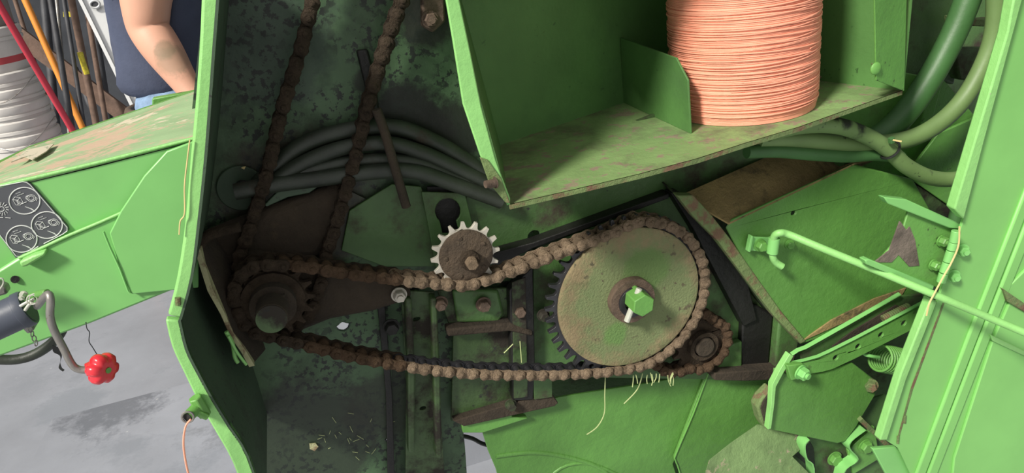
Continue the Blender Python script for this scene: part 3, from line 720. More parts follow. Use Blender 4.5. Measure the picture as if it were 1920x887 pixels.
for (z0, z1, nt, ph) in ((.02, .34, 9, 0), (.33, .015, 8, 1.2), (.05, .22, 6, 2.0), (.24, .06, 5, 4.0), (.13, .33, 7, 5.1), (.30, .12, 6, 3.3), (.012, .10, 6, .7), (.10, .01, 5, 2.9)):
    pth = []
    for i in range(nt*SEG+1):
        a = 2*math.pi*i/SEG+ph; f = i/(nt*SEG); z = ZS+z0+(z1-z0)*(f+.03*math.sin(a)); r = RS+.0006+.0006*math.sin(a*3)
        pth.append(Vector((sp_c.x+r*math.cos(a), sp_c.y+r*math.sin(a), z)))
    tube_bm(pth, rt_*.95, 5, bm=b1)
obj('crossing_strand', b1, 'twine', spl, 80)
bk = PZ(1540, 142, ZS+.01)
o = obj('twine_end', tube_bm(smooth_path([PZ(1500, 160, ZS+.012), PZ(1555, 138, ZS+.006), PZ(1575, 128, ZS+.006), PZ(1592, 118, ZS+.008)], 4), [.003]*9+[.004]*4, 8), 'dust')
tag(o, 'frayed dusty twine tail on the shelf right of the spool', 'twine')

# ================================================================== RIGHT: PICKUP HOUSING
hs = thing('angular_housing', 'green angular metal housing with chaff-dusted top behind the latch rod', 'machine housing', P(1500, 640, 0))
YH = -.02
fp = [(1372, 412), (1600, 308), (1712, 336), (1760, 420), (1745, 560), (1502, 645), (1478, 618), (1400, 500), (1362, 428)]
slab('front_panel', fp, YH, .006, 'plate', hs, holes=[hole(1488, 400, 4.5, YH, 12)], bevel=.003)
tp = [P(*q, YH) for q in ((1280, 372), (1372, 412))]
A = [P(1278, 366, YH+.01), P(1372, 412, YH), P(1600, 308, YH)]
obj('top_panel', slab_bm([P(1276, 366, YH+.02), P(1366, 418, YH), P(1602, 306, YH), P(1640, 298, YH+.10), P(1438, 294, YH+.10)], .004, dirv=Vector((0, 0, -1))), 'dirtytop', hs, 30)
E2 = [(1270, 366), (1300, 405), (1345, 452), (1400, 525), (1450, 592), (1500, 645)]
E3 = [(1300, 366), (1335, 405), (1370, 448), (1420, 520), (1465, 584), (1512, 640)]
b1 = ruled([P(u, v, YH-.004) for u, v in E2], [P(u, v, YH-.004) for u, v in E3], .02, (0, 1, 0)); jitter(b1, .002, 50)
obj('dirty_edge', b1, 'rustlip', hs, 30, .002)
e1 = [P(u, v, YH+.015) for u, v in E2]; obj('side_return', ruled(e1, [p+Vector((.01, .09, 0)) for p in e1], .004, (1, 0, 0)), 'mid', hs, 30)
slab('soil_smear', [(1520, 628), (1560, 600), (1640, 560), (1700, 540), (1690, 556), (1600, 598), (1505, 640)], YH-.003, .004, 'dirtytop', hs, bevel=.001)

# hinge bracket
hb = thing('hinge_bracket', 'green hinge bracket with four nuts and scabbed bare patch beside the door', 'hinge', P(1760, 545, -.1))
YHb = -.19
slab('hinge_plate', [(1705, 392), (1800, 425), (1772, 545), (1640, 500), (1690, 440)], YHb, .006, 'green', hb, bevel=.002)
b1 = slab_bm([P(*q, YHb-.002) for q in ((1640, 492), (1668, 470), (1688, 415), (1700, 432), (1706, 425), (1716, 450), (1724, 498), (1705, 500), (1685, 478), (1672, 492))], .003); obj('bare_patch', b1, 'baremetal', hb, 30)
slab('upper_lip', [(1658, 370), (1700, 374), (1802, 420), (1800, 430), (1780, 428), (1665, 382)], YHb-.012, .018, 'beam', hb, bevel=.002)
slab('lower_lip', [(1622, 488), (1630, 486), (1752, 536), (1750, 544), (1730, 540), (1625, 496)], YHb-.012, .018, 'beam', hb, bevel=.002)
kn = [(1793, 432), (1788, 455), (1783, 470), (1776, 492), (1769, 512), (1764, 530)]
for k_, (a, b) in enumerate(zip(kn, kn[1:])):
    p0, p1 = P(*a, -.24), P(*b, -.24); d_ = (p1-p0)*.03
    obj('hinge_knuckle', tube_bm([p0+d_, p1-d_], .0085, 18), 'beam', hb, 40, .0012)
for (u, v) in ((1764, 451), (1749, 496)): hexnut('hex_nut', u, v, YHb-.002, 9, 'green', hb, .012, True, ax=(.1, -1, 0))
for (u, v) in ((1804, 469), (1787, 517)): hexnut('hex_nut', u, v, -.217, 10, 'beam', hb, .012, True, ax=(-.35, -1, .1))
o = tube('straw_stalk', [(1799, 425), (1797, 460), (1785, 490), (1768, 520), (1752, 550), (1742, 570), (1737, 592)], 1.7, 'straw', None, -.262, n=6); tag(o, 'long pale straw stalk lodged along the hinge barrel', 'straw')

# latch rod + eye bracket
eb = thing('rod_eye_bracket', 'green strap bracket bolted to the housing holding the latch rod', 'bracket', P(1440, 475, YH))
slab('strap', [(1408, 444), (1440, 446), (1455, 444), (1455, 474), (1438, 472), (1404, 470)], YH-.012, .006, 'beam', eb, bevel=.001)
slab('strap_end', [(1409, 442), (1413, 443), (1407, 474), (1403, 472)], YH-.02, .012, 'beam', eb, bevel=.001)
obj('eye_sleeve', tube_bm([P(1452, 446, YH-.035), P(1448, 475, YH-.035)], .012, 20), 'beam', eb, 40, .001)
hexnut('bolt', 1424, 459, YH-.012, 10, 'green', eb, .014, False); hexnut('bolt', 1480, 458, YH-.001, 8, 'green', eb, .008, False)
lr = tube('latch_rod', [(1467, 500, -.06), (1455, 492, -.055), (1449, 480, -.055), (1450, 460, -.055), (1452, 443, -.06), (1462, 437, -.07), (1480, 440, -.075), (1540, 465, -.12), (1650, 510, -.19), (1760, 556, -.255), (1860, 598, -.29), (1960, 640, -.34)], 7.0, 'edge', None, k=6, n=16)
tag(lr, 'long straight green rod hooked through the eye bracket, crossing the door', 'rod')

# perforated strap, angle rail, spring, threaded rod
ps = thing('perforated_strap', 'green strap with four holes bolted at its left end', 'strap', P(1500, 700, -.06))
up_ = [(1478, 686), (1510, 679), (1535, 672), (1555, 663), (1603, 639), (1660, 609), (1735, 569)]
lo2 = [(1486, 712), (1515, 702), (1540, 698), (1562, 692), (1603, 673), (1660, 644), (1735, 606)]
ysx = [-.075, -.072, -.064, -.06, -.06, -.06, -.06]
hl = [hole(u, v, 6, -.06, 14) for u, v in ((1567, 671), (1609, 650), (1652, 628), (1695, 606))]
slab('strap', [(u, v) for u, v in up_] + [(u, v) for u, v in lo2[::-1]], -.06, .006, 'green', ps, holes=hl, bevel=.001)
ed = [P(u, v-1, -.066) for u, v in up_]; obj('strap_edge', ruled(ed, [Vector((p.x, p.y+.008, p.z+.001)) for p in ed], .003, (0, 0, 1)), 'beam', ps, 30, .0008)
slab('strap_tab', [(1476, 686), (1506, 682), (1512, 706), (1484, 714)], -.075, .016, 'green', ps, bevel=.002)
hexnut('bolt', 1500, 697, -.076, 12, 'beam', ps, .016, True, ax=(.25, -1, -.1))
ar = thing('angle_rail', 'dirty green angle rail just above the perforated strap', 'rail', P(1500, 660, -.04))
slab('web', [(1500, 664), (1690, 556), (1730, 552), (1735, 580), (1560, 662), (1520, 682), (1505, 680)], -.035, .008, 'mid2', ar, bevel=.001)
e1 = [P(u, v, -.05) for u, v in ((1486, 668), (1498, 660), (1512, 655), (1560, 628), (1620, 594), (1690, 554))]
obj('rail_flange', ruled(e1, [Vector((p.x, p.y+.010, p.z+.002)) for p in e1], .003, (0, 0, 1)), 'beam', ar, 30, .001)
slab('dirt_patch', [(1560, 650), (1600, 620), (1680, 572), (1700, 578), (1640, 612), (1570, 655)], -.038, .003, 'brown', ar, bevel=.001)
b1 = bmesh.new(); A_, B_ = P(1655, 598, -.045), P(1704, 574, -.045); dd = B_-A_
tube_bm([A_, B_], .0075, 16, bm=b1)
for k in range(13): tube_bm([A_+dd*(k/13), A_+dd*(k/13+.025), A_+dd*(k/13+.05)], [.0075, .0096, .0075], 16, bm=b1)
o = obj('threaded_rod', b1, 'rustlip', None, 30); tag(o, 'short rusty threaded rod between the angle rail and strap', 'threaded rod')
# coil spring
b1 = bmesh.new(); A_, B_ = P(1648, 670, -.045), P(1705, 686, -.045); ax = (B_-A_); L0 = ax.length; axn = ax.normalized()
axn = (axn+Vector((0, .10, 0))).normalized(); e1_ = axn.orthogonal().normalized(); e2_ = axn.cross(e1_)
RSp = 24*scl(1660, 670); pth = []
for i in range(9*24+1):
    a = 2*math.pi*i/24; pth.append(A_+axn*(i/24*.0105)+(e1_*math.cos(a)+e2_*math.sin(a))*RSp)
o = thing('coil_spring', 'light green coil spring with hooked end beside the door edge', 'spring', A_-Vector((0, 0, RSp)))
tube_bm(pth, .0034, 10, bm=b1); obj('coil', b1, 'green', o, 60)
obj('hook', tube_bm(smooth_path([P(1618, 660, -.04), P(1622, 665, -.045), P(1635, 668, -.05), P(1648, 670, -.045)], 4), .0042, 10), 'beam', o, 60)

# lower pentagon plate
pp = thing('pentagon_guard_plate', 'five-sided green guard plate with folded left edge below the strap', 'guard plate', P(1540, 830, -.05))
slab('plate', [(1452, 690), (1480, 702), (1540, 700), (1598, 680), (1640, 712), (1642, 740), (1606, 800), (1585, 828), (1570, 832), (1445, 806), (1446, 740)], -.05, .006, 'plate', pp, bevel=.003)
e1 = [P(u, v, -.065) for u, v in ((1481, 664), (1462, 695), (1448, 722), (1446, 760), (1440, 806))]; e2 = [P(u, v, -.065) for u, v in ((1488, 668), (1470, 698), (1455, 726), (1452, 760), (1446, 804))]
obj('folded_edge', ruled(e1, e2, .016, (0, 1, 0)), 'edge', pp, 30, .001)
slab('rusty_lip', [(1448, 728), (1428, 748), (1420, 764), (1426, 790), (1436, 806), (1442, 806), (1446, 760)], -.045, .03, 'rustlip', pp, bevel=.004)
slab('lip_hollow', [(1444, 736), (1432, 752), (1427, 766), (1433, 790), (1440, 796), (1443, 760)], -.048, .01, 'brown', pp, bevel=.002)
hexnut('bolt', 1632, 721, -.051, 11, 'rustlip', pp, .014, False, ax=(-.7, -1, 0))
# mottled lower cover
lcv = thing('mottled_cover', 'weathered green and tan cover sheet at bottom below the guard plate', 'cover', P(1400, 890, 0))
obj('cover_sheet', slab_bm([P(1300, 960, -.07), P(1330, 862, -.05), P(1370, 830, -.03), P(1420, 795, .0), P(1520, 812, .0), P(1518, 828, -.03), P(1486, 856, -.05), P(1520, 890, -.07), P(1560, 960, -.08)], .006, dirv=Vector((0, .5, -.85))), 'lower', lcv, 30, .001)
# brackets low right
slab('recess_plate', [(1480, 790), (1660, 740), (1740, 960), (1480, 960)], -.01, .006, 'mid2', lcv)
for pts in ([(1516, 826), (1508, 838), (1512, 862), (1525, 880), (1524, 960)], [(1622, 808), (1596, 828), (1592, 842), (1606, 858), (1604, 868), (1580, 890), (1570, 960)]):
    e1 = smooth_path([P(u, v, -.06) for u, v in pts], 4); obj('hooked_bracket', ruled(e1, [p+Vector((.004, .0, 0)) for p in e1], .03, (0, 1, 0)), 'beam', lcv, 50)
slab('bracket_face', [(1590, 845), (1640, 800), (1650, 860), (1600, 890)], -.035, .01, 'green', lcv, bevel=.002)
hexnut('bolt', 1564, 859, -.02, 12, 'green', lcv, .012, False); hexnut('bolt', 1622, 836, -.037, 12, 'green', lcv, .012, False)
b1 = tube_bm([P(1600, 811, -.013), P(1602, 811, -.016)], .006, 12); obj('bolt_hole', b1, 'black', lcv)
slab('dark_slot', [(1488, 852), (1518, 826), (1526, 840), (1530, 886)], -.016, .004, 'black', lcv)  # black sheet painted in for the shade of the opening
st = tube('support_stay', [(1612, 785), (1640, 812), (1690, 860)], 6, 'rustlip', None, -.055, k=1, n=4); tag(st, 'diagonal dull green stay right of the pentagon guard plate', 'stay')

# ================================================================== ACCESS DOOR (right)
dr = thing('access_door', 'large bright green sheet steel door with raised ribs at far right', 'machine door', P(1800, 887, -.22))
YD = -.215
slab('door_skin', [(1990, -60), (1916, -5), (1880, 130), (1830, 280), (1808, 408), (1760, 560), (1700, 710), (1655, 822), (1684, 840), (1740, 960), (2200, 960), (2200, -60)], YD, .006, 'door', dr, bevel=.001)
slab('top_fold', [(1912, -60), (1934, -60), (1880, 140), (1845, 270), (1808, 412), (1790, 392), (1848, 200), (1890, 60)], YD-.018, .022, 'edge', dr, bevel=.003)
slab('edge_fold', [(1746, 560), (1758, 566), (1700, 712), (1664, 826), (1650, 826), (1690, 700)], YD-.016, .02, 'edge', dr, bevel=.003)
slab('rust_line', [(1768, 568), (1771, 569), (1712, 730), (1686, 822), (1683, 821), (1708, 728)], YD-.001, .002, 'rustlip', dr, bevel=0)
for a, b in (((1935, 352), (1722, 905)), ((1957, 362), (1744, 905))):
    w2 = 9
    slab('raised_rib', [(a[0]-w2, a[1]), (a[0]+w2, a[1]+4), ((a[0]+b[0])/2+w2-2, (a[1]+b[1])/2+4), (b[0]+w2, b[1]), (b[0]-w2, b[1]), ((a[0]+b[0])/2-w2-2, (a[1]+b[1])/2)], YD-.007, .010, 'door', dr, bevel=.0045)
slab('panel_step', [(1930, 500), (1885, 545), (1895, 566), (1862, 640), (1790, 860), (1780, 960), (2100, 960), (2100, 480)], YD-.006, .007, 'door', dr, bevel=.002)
slab('step_flange', [(1882, 542), (1930, 575), (1930, 590), (1890, 566)], YD-.014, .012, 'rustlip', dr, bevel=.002)
slab('rod_slot', [(1858, 628), (1930, 662), (1930, 672), (1862, 640)], YD-.012, .01, 'edge', dr, bevel=.002)
for (u, v) in ((1697, 786), (1684, 824)):
    b1 = tube_bm([P(u, v-7, YD-.001), P(u-1, v+7, YD-.001)], .003, 8); obj('slot_mark', b1, 'rustlip', dr)
slab('bottom_flap', [(1636, 842), (1680, 838), (1720, 890), (1740, 960), (1700, 960)], YD+.01, .01, 'beam', dr, bevel=.002)

# ================================================================== GREEN HOSES (right)
hoses = [([(1850, -80), (1822, -20), (1790, 60), (1745, 145), (1695, 215), (1640, 262), (1570, 290)], 23, .02, 'hose', 'thick dark green hose sweeping down behind the twine box edge'),
         ([(1862, -80), (1868, -10), (1862, 70), (1835, 140), (1795, 200), (1740, 245), (1680, 266), (1600, 270), (1500, 262), (1420, 262)], 17, -.02, 'hose2', 'thick light green hose curving from top right under the zip tie'),
         ([(1440, 250), (1500, 236), (1570, 236), (1625, 255), (1665, 280), (1700, 312), (1745, 333), (1790, 336), (1840, 325)], 15, -.05, 'hoseflake', 'pale green hose with flaked black patch bending toward the door'),
         ([(1400, 285), (1460, 284), (1530, 290), (1590, 293), (1645, 290), (1690, 296)], 12, -.03, 'hose', 'dark green hose lowest under the twine shelf'),
         ([(1790, 420), (1800, 385), (1830, 350)], 13, .0, 'hose', 'short dark green hose stub tucked behind the door fold')]
for pts, r, y, mt, lb in hoses:
    o = tube('rubber_hose', pts, r, mt, None, y, n=20); tag(o, lb, 'hose', 'painted hoses at right')
zt = thing('zip_tie', 'black zip tie with pale tail binding the green hoses', 'zip tie', P(1670, 290, -.07))
c_ = P(1668, 281, -.05); ax = (P(1690, 303, -.05)-P(1650, 262, -.05)).normalized(); e1_ = ax.orthogonal().normalized(); e2_ = ax.cross(e1_); rr = 18*scl(1668, 281)
pth = [c_+(e1_*math.cos(t)+e2_*math.sin(t))*rr for t in [2*math.pi*i/28 for i in range(28)]]
obj('band', tube_bm(pth, .0028, 6, True), 'ziptie', zt); obj('lock_head', tube_bm([P(1671, 258, -.075), P(1672, 268, -.075)], .007, 4), 'hose', zt, 20, .001)
obj('tail', tube_bm([P(1672, 262, -.078), P(1690, 265, -.085)], .0022, 4), 'straw', zt)

# ================================================================== DRAWBAR
YT = -.02
db = thing('drawbar', 'green box-section drawbar with peeling top running out to the left', 'drawbar', P(150, 610, YT))
s2 = slab('beam_side', [(-60, 362), (0, 350), (180, 306), (372, 258), (372, 540), (320, 545), (170, 606), (0, 668), (-60, 690)], YT, .01, 'beam', db, bevel=.004)
tf = [P(-60, 364, YT), P(180, 307, YT), P(372, 258, YT)]
zt_ = tf[0].z
bk_ = [P(372, 168, YT+.2), P(362, 175, YT+.2), P(55, 275, YT+.2), P(0, 305, YT+.2), P(-60, 330, YT+.2)]
obj('beam_top', slab_bm(tf + bk_, .006, dirv=Vector((0, 0, -1))), 'topface', db, 30, .001)
tube('rolled_edge', [(-60, 363), (180, 306), (372, 258)], 4, 'edge', db, YT-.001, k=1, n=10)
obj('beam_back', slab_bm([P(372, 168, YT+.2), P(55, 275, YT+.2), P(-60, 330, YT+.2), P(-60, 640, YT+.2), P(372, 520, YT+.2)], .008), 'green', db)
# upper narrower plate / lower tube step with weld ridge
slab('lower_tube_face', [(-60, 540), (0, 505), (40, 480), (130, 443), (232, 396), (300, 420), (330, 545), (320, 546), (170, 607), (0, 669), (-60, 690)], YT-.012, .012, 'beam', db, bevel=.004)
tube('weld_ridge', [(36, 484), (85, 462), (130, 441), (185, 418), (228, 399)], 3.2, 'edge', db, YT-.013, k=2, n=8)
slab('gusset', [(205, 438), (226, 396), (270, 330), (312, 284), (372, 262), (372, 540), (322, 545), (246, 552), (226, 510)], YT-.02, .008, 'beam', db, bevel=.002)
tube('weld_bead', [(194, 434), (206, 464), (225, 505), (240, 545), (246, 551)], 2.2, 'beam', db, YT-.021, k=2, n=7)
slab('welded_clip', [(35, 492), (60, 480), (85, 472), (84, 480), (50, 500), (40, 502)], YT-.03, .02, 'edge', db, bevel=.003)
b1 = tube_bm([P(28, 524, YT-.013), P(28, 524, YT-.016)], .006, 12); obj('bolt_hole', b1, 'black', db)
slab('rail_behind', [(285, 185), (372, 170), (372, 205), (285, 212)], YT+.26, .02, 'green', db, bevel=.002)
def ontop(u, v):
    a, b, c = P(180, 306, YT), P(372, 258, YT), P(55, 275, YT+.2); n_ = (b-a).cross(c-a).normalized(); n_ = n_ if n_.z > 0 else -n_
    d = ray(u, v); return CAM + d*((a-CAM).dot(n_)/d.dot(n_)) + n_*.001
obj('top_decal', slab_bm([ontop(22, 306), ontop(50, 284), ontop(102, 272), ontop(88, 286), ontop(62, 302), ontop(48, 296)], .0015, dirv=Vector((0, 0, 1))), 'sticker', db)['label'] = 'worn cream sticker remains'
for (u, v) in ((56, 272), (326, 178)):
    pass
# decal with three ringed pictograms
dc = slab('decal', [(-60, 372), (-10, 355), (38, 340), (50, 340), (58, 345), (127, 424), (129, 432), (122, 438), (38, 486), (30, 485), (0, 443), (-60, 380)], YT-.004, .004, 'decal', db, bevel=.0005)
dc['label'] = 'charcoal decal with white ringed pictograms'
def line(bm, pts, w_=1.2, closed=False, y=YT-.0045):
    q = [P(u, v, y) for u, v in pts]
    tube_bm(q, w_*.75*scl(60, 400, y), 5, closed, bm)
b1 = bmesh.new()
line(b1, [(-60, 362), (-5, 350), (42, 341), (50, 342), (57, 347), (126, 426), (126, 433), (118, 439), (82, 457)], 1.2)
line(b1, [(72, 462), (40, 482), (30, 480), (0, 441)], 1.2)
obj('decal_border', b1, 'white', dc, 60)
def picto(cu, cv, nm_):
    b1 = bmesh.new()
    line(b1, [(cu+29*math.cos(t), cv+25*math.sin(t)+3*math.sin(t*1.0)*0) for t in [2*math.pi*i/40 for i in range(40)]], 1.4, True)
    o = obj('pictogram_ring', b1, 'white', dc, 60)
    b1 = bmesh.new()
    # small block with lid, at the left
    bx0, by0 = cu-22, cv+0
    line(b1, [(bx0, by0-2), (bx0+4, by0-7), (bx0+14, by0-6), (bx0+19, by0+2), (bx0+14, by0+8), (bx0+6, by0+8), (bx0, by0-2)], .7)
    line(b1, [(bx0, by0-2), (bx0+9, by0-1), (bx0+14, by0-6)], .6); line(b1, [(bx0+9, by0-1), (bx0+10, by0+8)], .6)
    for k in range(3): line(b1, [(bx0+6+k*2, by0+1+k*2), (bx0+12+k*2, by0+0+k*2)], .6)
    # round canister at the right
    for r in (8, 5): line(b1, [(cu+13+r*math.cos(t), cv-5+r*.8*math.sin(t)) for t in [2*math.pi*i/16 for i in range(16)]], .7, True)
    line(b1, [(cu+3, cv-8), (cu+8, cv-10)], .8); line(b1, [(cu+3, cv-4), (cu+8, cv-1)], .8); line(b1, [(cu+3, cv-8), (cu+3, cv-4)], .8); line(b1, [(cu+20, cv-8), (cu+24, cv-4), (cu+22, cv)], .7)
    # hand-like strokes below
    for k in range(5): line(b1, [(cu+1+k*3, cv+11+k*.8), (cu+10+k*2.6, cv+14+k*1.6)], .8)
    line(b1, [(cu-6, cv+6), (cu+4, cv+2)], .8)
    # two rows of tiny lettering strokes
    for k in range(4): line(b1, [(cu-16+k*2.4, cv-13-k*.9), (cu-14.8+k*2.4, cv-13.6-k*.9)], .8)
    for k in range(6): line(b1, [(cu-13+k*2.2, cv-9.5-k*.8), (cu-12+k*2.2, cv-10.2-k*.8)], .8)
    obj('pictogram', b1, 'white', dc, 60)
picto(46, 376.5, 'a'); picto(88, 422, 'b'); picto(40.5, 448, 'c')
b1 = bmesh.new()
for k in range(14):
    t = 2*math.pi*k/14; line(b1, [(3+8*math.cos(t), 392+7*math.sin(t)), (3+14*math.cos(t+.15), 392+13*math.sin(t+.15))], .8)
line(b1, [(3+5*math.cos(t), 392+4.5*math.sin(t)) for t in [2*math.pi*i/16 for i in range(16)]], .9, True)
line(b1, [(-4, 408), (6, 408)], 1); line(b1, [(10, 408), (20, 409)], 1)
obj('pictogram', b1, 'white', dc, 60)['label'] = 'white wheel pictogram'

# ================================================================== PARKING JACK
jk = thing('parking_jack', 'blue-grey tube jack with bent crank handle at the drawbar tip', 'jack', P(0, 640, -.15))
YJ = -.13
e = P(54, 576, YJ); d_ = (P(-60, 628, YJ-.01)-e).normalized(); r_ = 34*scl(54, 576, YJ)
obj('jack_tube', tube_bm([e, e+d_*.004, e+d_*.012, e+d_*.013, e+d_*.2], [r_*.97, r_*1.03, r_*1.03, r_*.97, r_*.97], 40), 'navyjack', jk, 40)
obj('tube_cap', tube_bm([e-d_*.001, e+d_*.004], r_*.86, 40), 'tool', jk, 40)
cr_ = [(70, 574, YJ-.035), (76, 566, YJ-.055), (84, 556, YJ-.07), (92, 552, YJ-.08), (95, 565, YJ-.085), (94, 592, YJ-.085), (101, 618, YJ-.085), (120, 655, YJ-.085), (134, 682, YJ-.085), (146, 692, YJ-.085), (164, 694, YJ-.085)]
o = tube('crank_rod', cr_, 7.0, 'galv', jk, k=5, n=16)
tube('crank_sleeve', [(52, 560, YJ-.02), (70, 552, YJ-.045), (88, 549, YJ-.07)], 7, 'green', jk, k=3, n=16, bevel=.001)
for dx in (0, 5):
    tube('lock_ring', [(60+dx+10*math.cos(t), 562+10*math.sin(t)*.9-dx*.4) for t in [2*math.pi*i/14 for i in range(15)]], 1.3, 'pin', jk, YJ-.05, k=1, n=6)
tube('cotter_pin', [(66, 560), (52, 566), (38, 574)], 3, 'pin', jk, YJ-.045, k=2, n=8)
tube('cotter_pin', [(62, 566), (54, 572), (47, 582)], 3, 'pin', jk, YJ-.048, k=2, n=8)
hexnut('cap_nut', 45, 552, YJ-.02, 6, 'pin', jk, .01)
kc = P(192, 691, YJ-.085); b1 = bmesh.new()
kn_ax = (kc-P(160, 694, YJ-.085)).normalized(); kn_ax = (kn_ax*.75+Vector((.0, -.65, .05))).normalized(); e1_ = kn_ax.orthogonal().normalized(); e2_ = kn_ax.cross(e1_); RK = 28*scl(190, 690, YJ-.085)
rings = []
for (h_, rr) in ((-.62, .30), (-.60, .75), (-.35, .96), (0, 1.04), (.30, .98), (.52, .80), (.60, .45), (.55, .18)):
    ring = []
    for i in range(72):
        t = 2*math.pi*i/72; lob = 1+.095*math.cos(6*t)*min(1, rr*1.1) - .03*math.cos(12*t)
        ring.append(b1.verts.new(kc+kn_ax*h_*RK+(e1_*math.cos(t)+e2_*math.sin(t))*RK*rr*lob))
    rings.append(ring)
for a, b in zip(rings, rings[1:]):
    for i in range(72): b1.faces.new((a[i], a[(i+1) % 72], b[(i+1) % 72], b[i]))
b1.faces.new(rings[0][::-1]); b1.faces.new(rings[-1])
kb = obj('knob', b1, 'red', jk, 80); kb['label'] = 'glossy red six-lobed hand knob'
obj('knob_neck', tube_bm([P(160, 694, YJ-.085), kc-kn_ax*RK*.4], [.009, .014], 20), 'red', jk, 40, .001)
obj('knob_screw', tube_bm([kc+kn_ax*RK*.5, kc+kn_ax*RK*.62], RK*.2, 16), 'green', jk, 40)
# small safety chain under the jack
sc2 = thing('safety_chain', 'tiny link chain hanging under the jack tube', 'chain', P(70, 648, YJ))
for k in range(4):
    cu, cv = 57+k*3.6, 618+k*8.5; c_ = P(cu, cv, YJ-.005); s_ = scl(cu, cv, YJ); rx, rz = (3.4*s_, 6*s_); a = .3
    pth = []
    for i in range(16):
        t = 2*math.pi*i/16; x, z = rx*math.cos(t)*(1 if k % 2 == 0 else .45), rz*math.sin(t)
        pth.append(c_+Vector((x*math.cos(a)-z*math.sin(a)*-1, (0 if k % 2 == 0 else rx*math.cos(t)*.8), z*math.cos(a)-x*math.sin(a))))
    obj('link', tube_bm(pth, 1.1*s_, 6, True), 'galv', sc2, 60)
jt = slab('jack_lug', [(42, 606), (60, 602), (64, 620), (52, 628), (42, 618)], YJ+.01, .03, 'galv', jk, bevel=.003)
hh = tube('trailing_hose', [(-60, 660), (-20, 672), (30, 674), (70, 662), (105, 636), (120, 610)], 9.5, 'hosedk', None, .04, n=16); tag(hh, 'black rubber hose sagging below the drawbar at left', 'hose')
hh = tube('jack_cable', [(-60, 650), (-20, 635), (10, 622), (36, 606)], 3.5, 'ziptie', None, -.10, n=8); tag(hh, 'thin black cable running along under the jack tube', 'cable')
rb = thing('black_ribbon', 'torn black plastic strip hanging by the crank handle', 'strip', P(118, 697, .0))
e1 = smooth_path([P(u, v, .0) for u, v in ((98, 648), (100, 660), (112, 667), (113, 678), (110, 690), (118, 697))], 4); e2 = smooth_path([P(u, v, .0) for u, v in ((112, 652), (112, 658), (116, 668), (113, 680), (116, 690), (121, 694))], 4)
obj('strip', ruled(e1, e2, .001, (0, 1, 0)), 'ziptie', rb)
wv = tube('steel_wire', [(161, 604), (163, 616), (168, 624), (167, 640), (174, 652), (184, 668)], .9, 'tool', None, -.06, n=5); tag(wv, 'thin crinkled wire hanging from drawbar to the red knob', 'wire')
tf_ = thing('jack_bracket', 'small grey bracket and clip at the far left drawbar edge', 'bracket', P(0, 560, -.1))
slab('plate', [(-60, 545), (-20, 528), (10, 540), (14, 552), (-20, 562), (-60, 580)], -.09, .02, 'galv', tf_, bevel=.003)
tube('clip_wire', [(-8, 525), (4, 522), (6, 532), (-2, 545)], 1.4, 'pin', tf_, -.1, n=6)

# ================================================================== SHOP BACKGROUND
def lean(name, a, b, rpx, mt, lb, cat, ya=1.9, n=14, flat=None, group=None, dy=-.15):
    """pole through two photo points, continued down to the floor"""
    p0, p1 = P(a[0], a[1], ya), P(b[0], b[1], ya+dy); d = (p1-p0)
    p2 = p0 + d*((FZ+.004-p0.z)/d.z); p00 = p0-d*.35
    r = rpx*(p0-CAM).dot(FW)/FPX
    o = obj(name, tube_bm([p00, p2], r, n), mt, None, 40); return tag(o, lb, cat, group)
lean('long_handle', (0, 12), (135, 243), 6.5, 'redpole', 'long bright red handle leaning in front of the white buckets', 'pole', 2.42, dy=.25)
lean('long_handle', (47, 0), (155, 240), 6.0, 'orange', 'long orange yellow handle leaning right of the red one', 'pole', 3.35)
p0, p1 = P(45, 75, 3.6), P(240, 222, 3.5); d = p1-p0; p2 = p1+d*((FZ+.03-p1.z)/d.z)
nrm = d.cross(Vector((0, 1, 0))).normalized()*.045
o = obj('wooden_plank', slab_bm([p0-nrm-d*.1, p2-nrm, p2+nrm, p0+nrm-d*.1], .03), 'wood', None, 30, .002); tag(o, 'weathered brown plank slanting behind the orange handle', 'plank')
random.seed(11)
tl = [((95, 0), (128, 200), 7, 'tool', 'grey'), ((120, 0), (150, 190), 5, 'tool', 'dark'), ((142, 40), (176, 210), 8, 'wood', 'brown'), ((165, 30), (192, 190), 6, 'wood', 'light brown'),
      ((110, 40), (124, 190), 4, 'galv', 'pale'), ((178, 60), (205, 230), 9, 'tool', 'dark grey'), ((28, 0), (75, 150), 5, 'wood', 'reddish'), ((150, 150), (175, 215), 6, 'tool', 'short dark'), ((84, 10), (100, 180), 9, 'tool', 'thick dark')]
wh = ['left of the yellow foil tube', 'just above the yellow foil tube', 'right of the yellow foil tube', 'beside the ladder rail', 'behind the orange handle tip', 'under the ladder rail', 'between the red and orange handles', 'low behind the plank', 'nearest the orange handle']
for k, (a, b, r, mt, nm_) in enumerate(tl):
    lean('tool_handle', a, b, r*.8, mt, '%s tool handle leaning on the dark wall, %s' % (nm_, wh[k]), 'tool', 3.3+.1*k, 10, group='tool handles on the back wall')
o = tube('yellow_foil_tube', [(150, 98), (156, 118), (163, 139)], 5, 'yellow', None, 3.3, n=10); jit = o; tag(o, 'short crinkled yellow foil tube hanging among the dark tools', 'tube')
o = slab('yellow_tag', [(118, 22), (138, 22), (140, 32), (119, 32)], 3.55, .01, 'yellow'); tag(o, 'small yellow label block near the top of the tools', 'label')
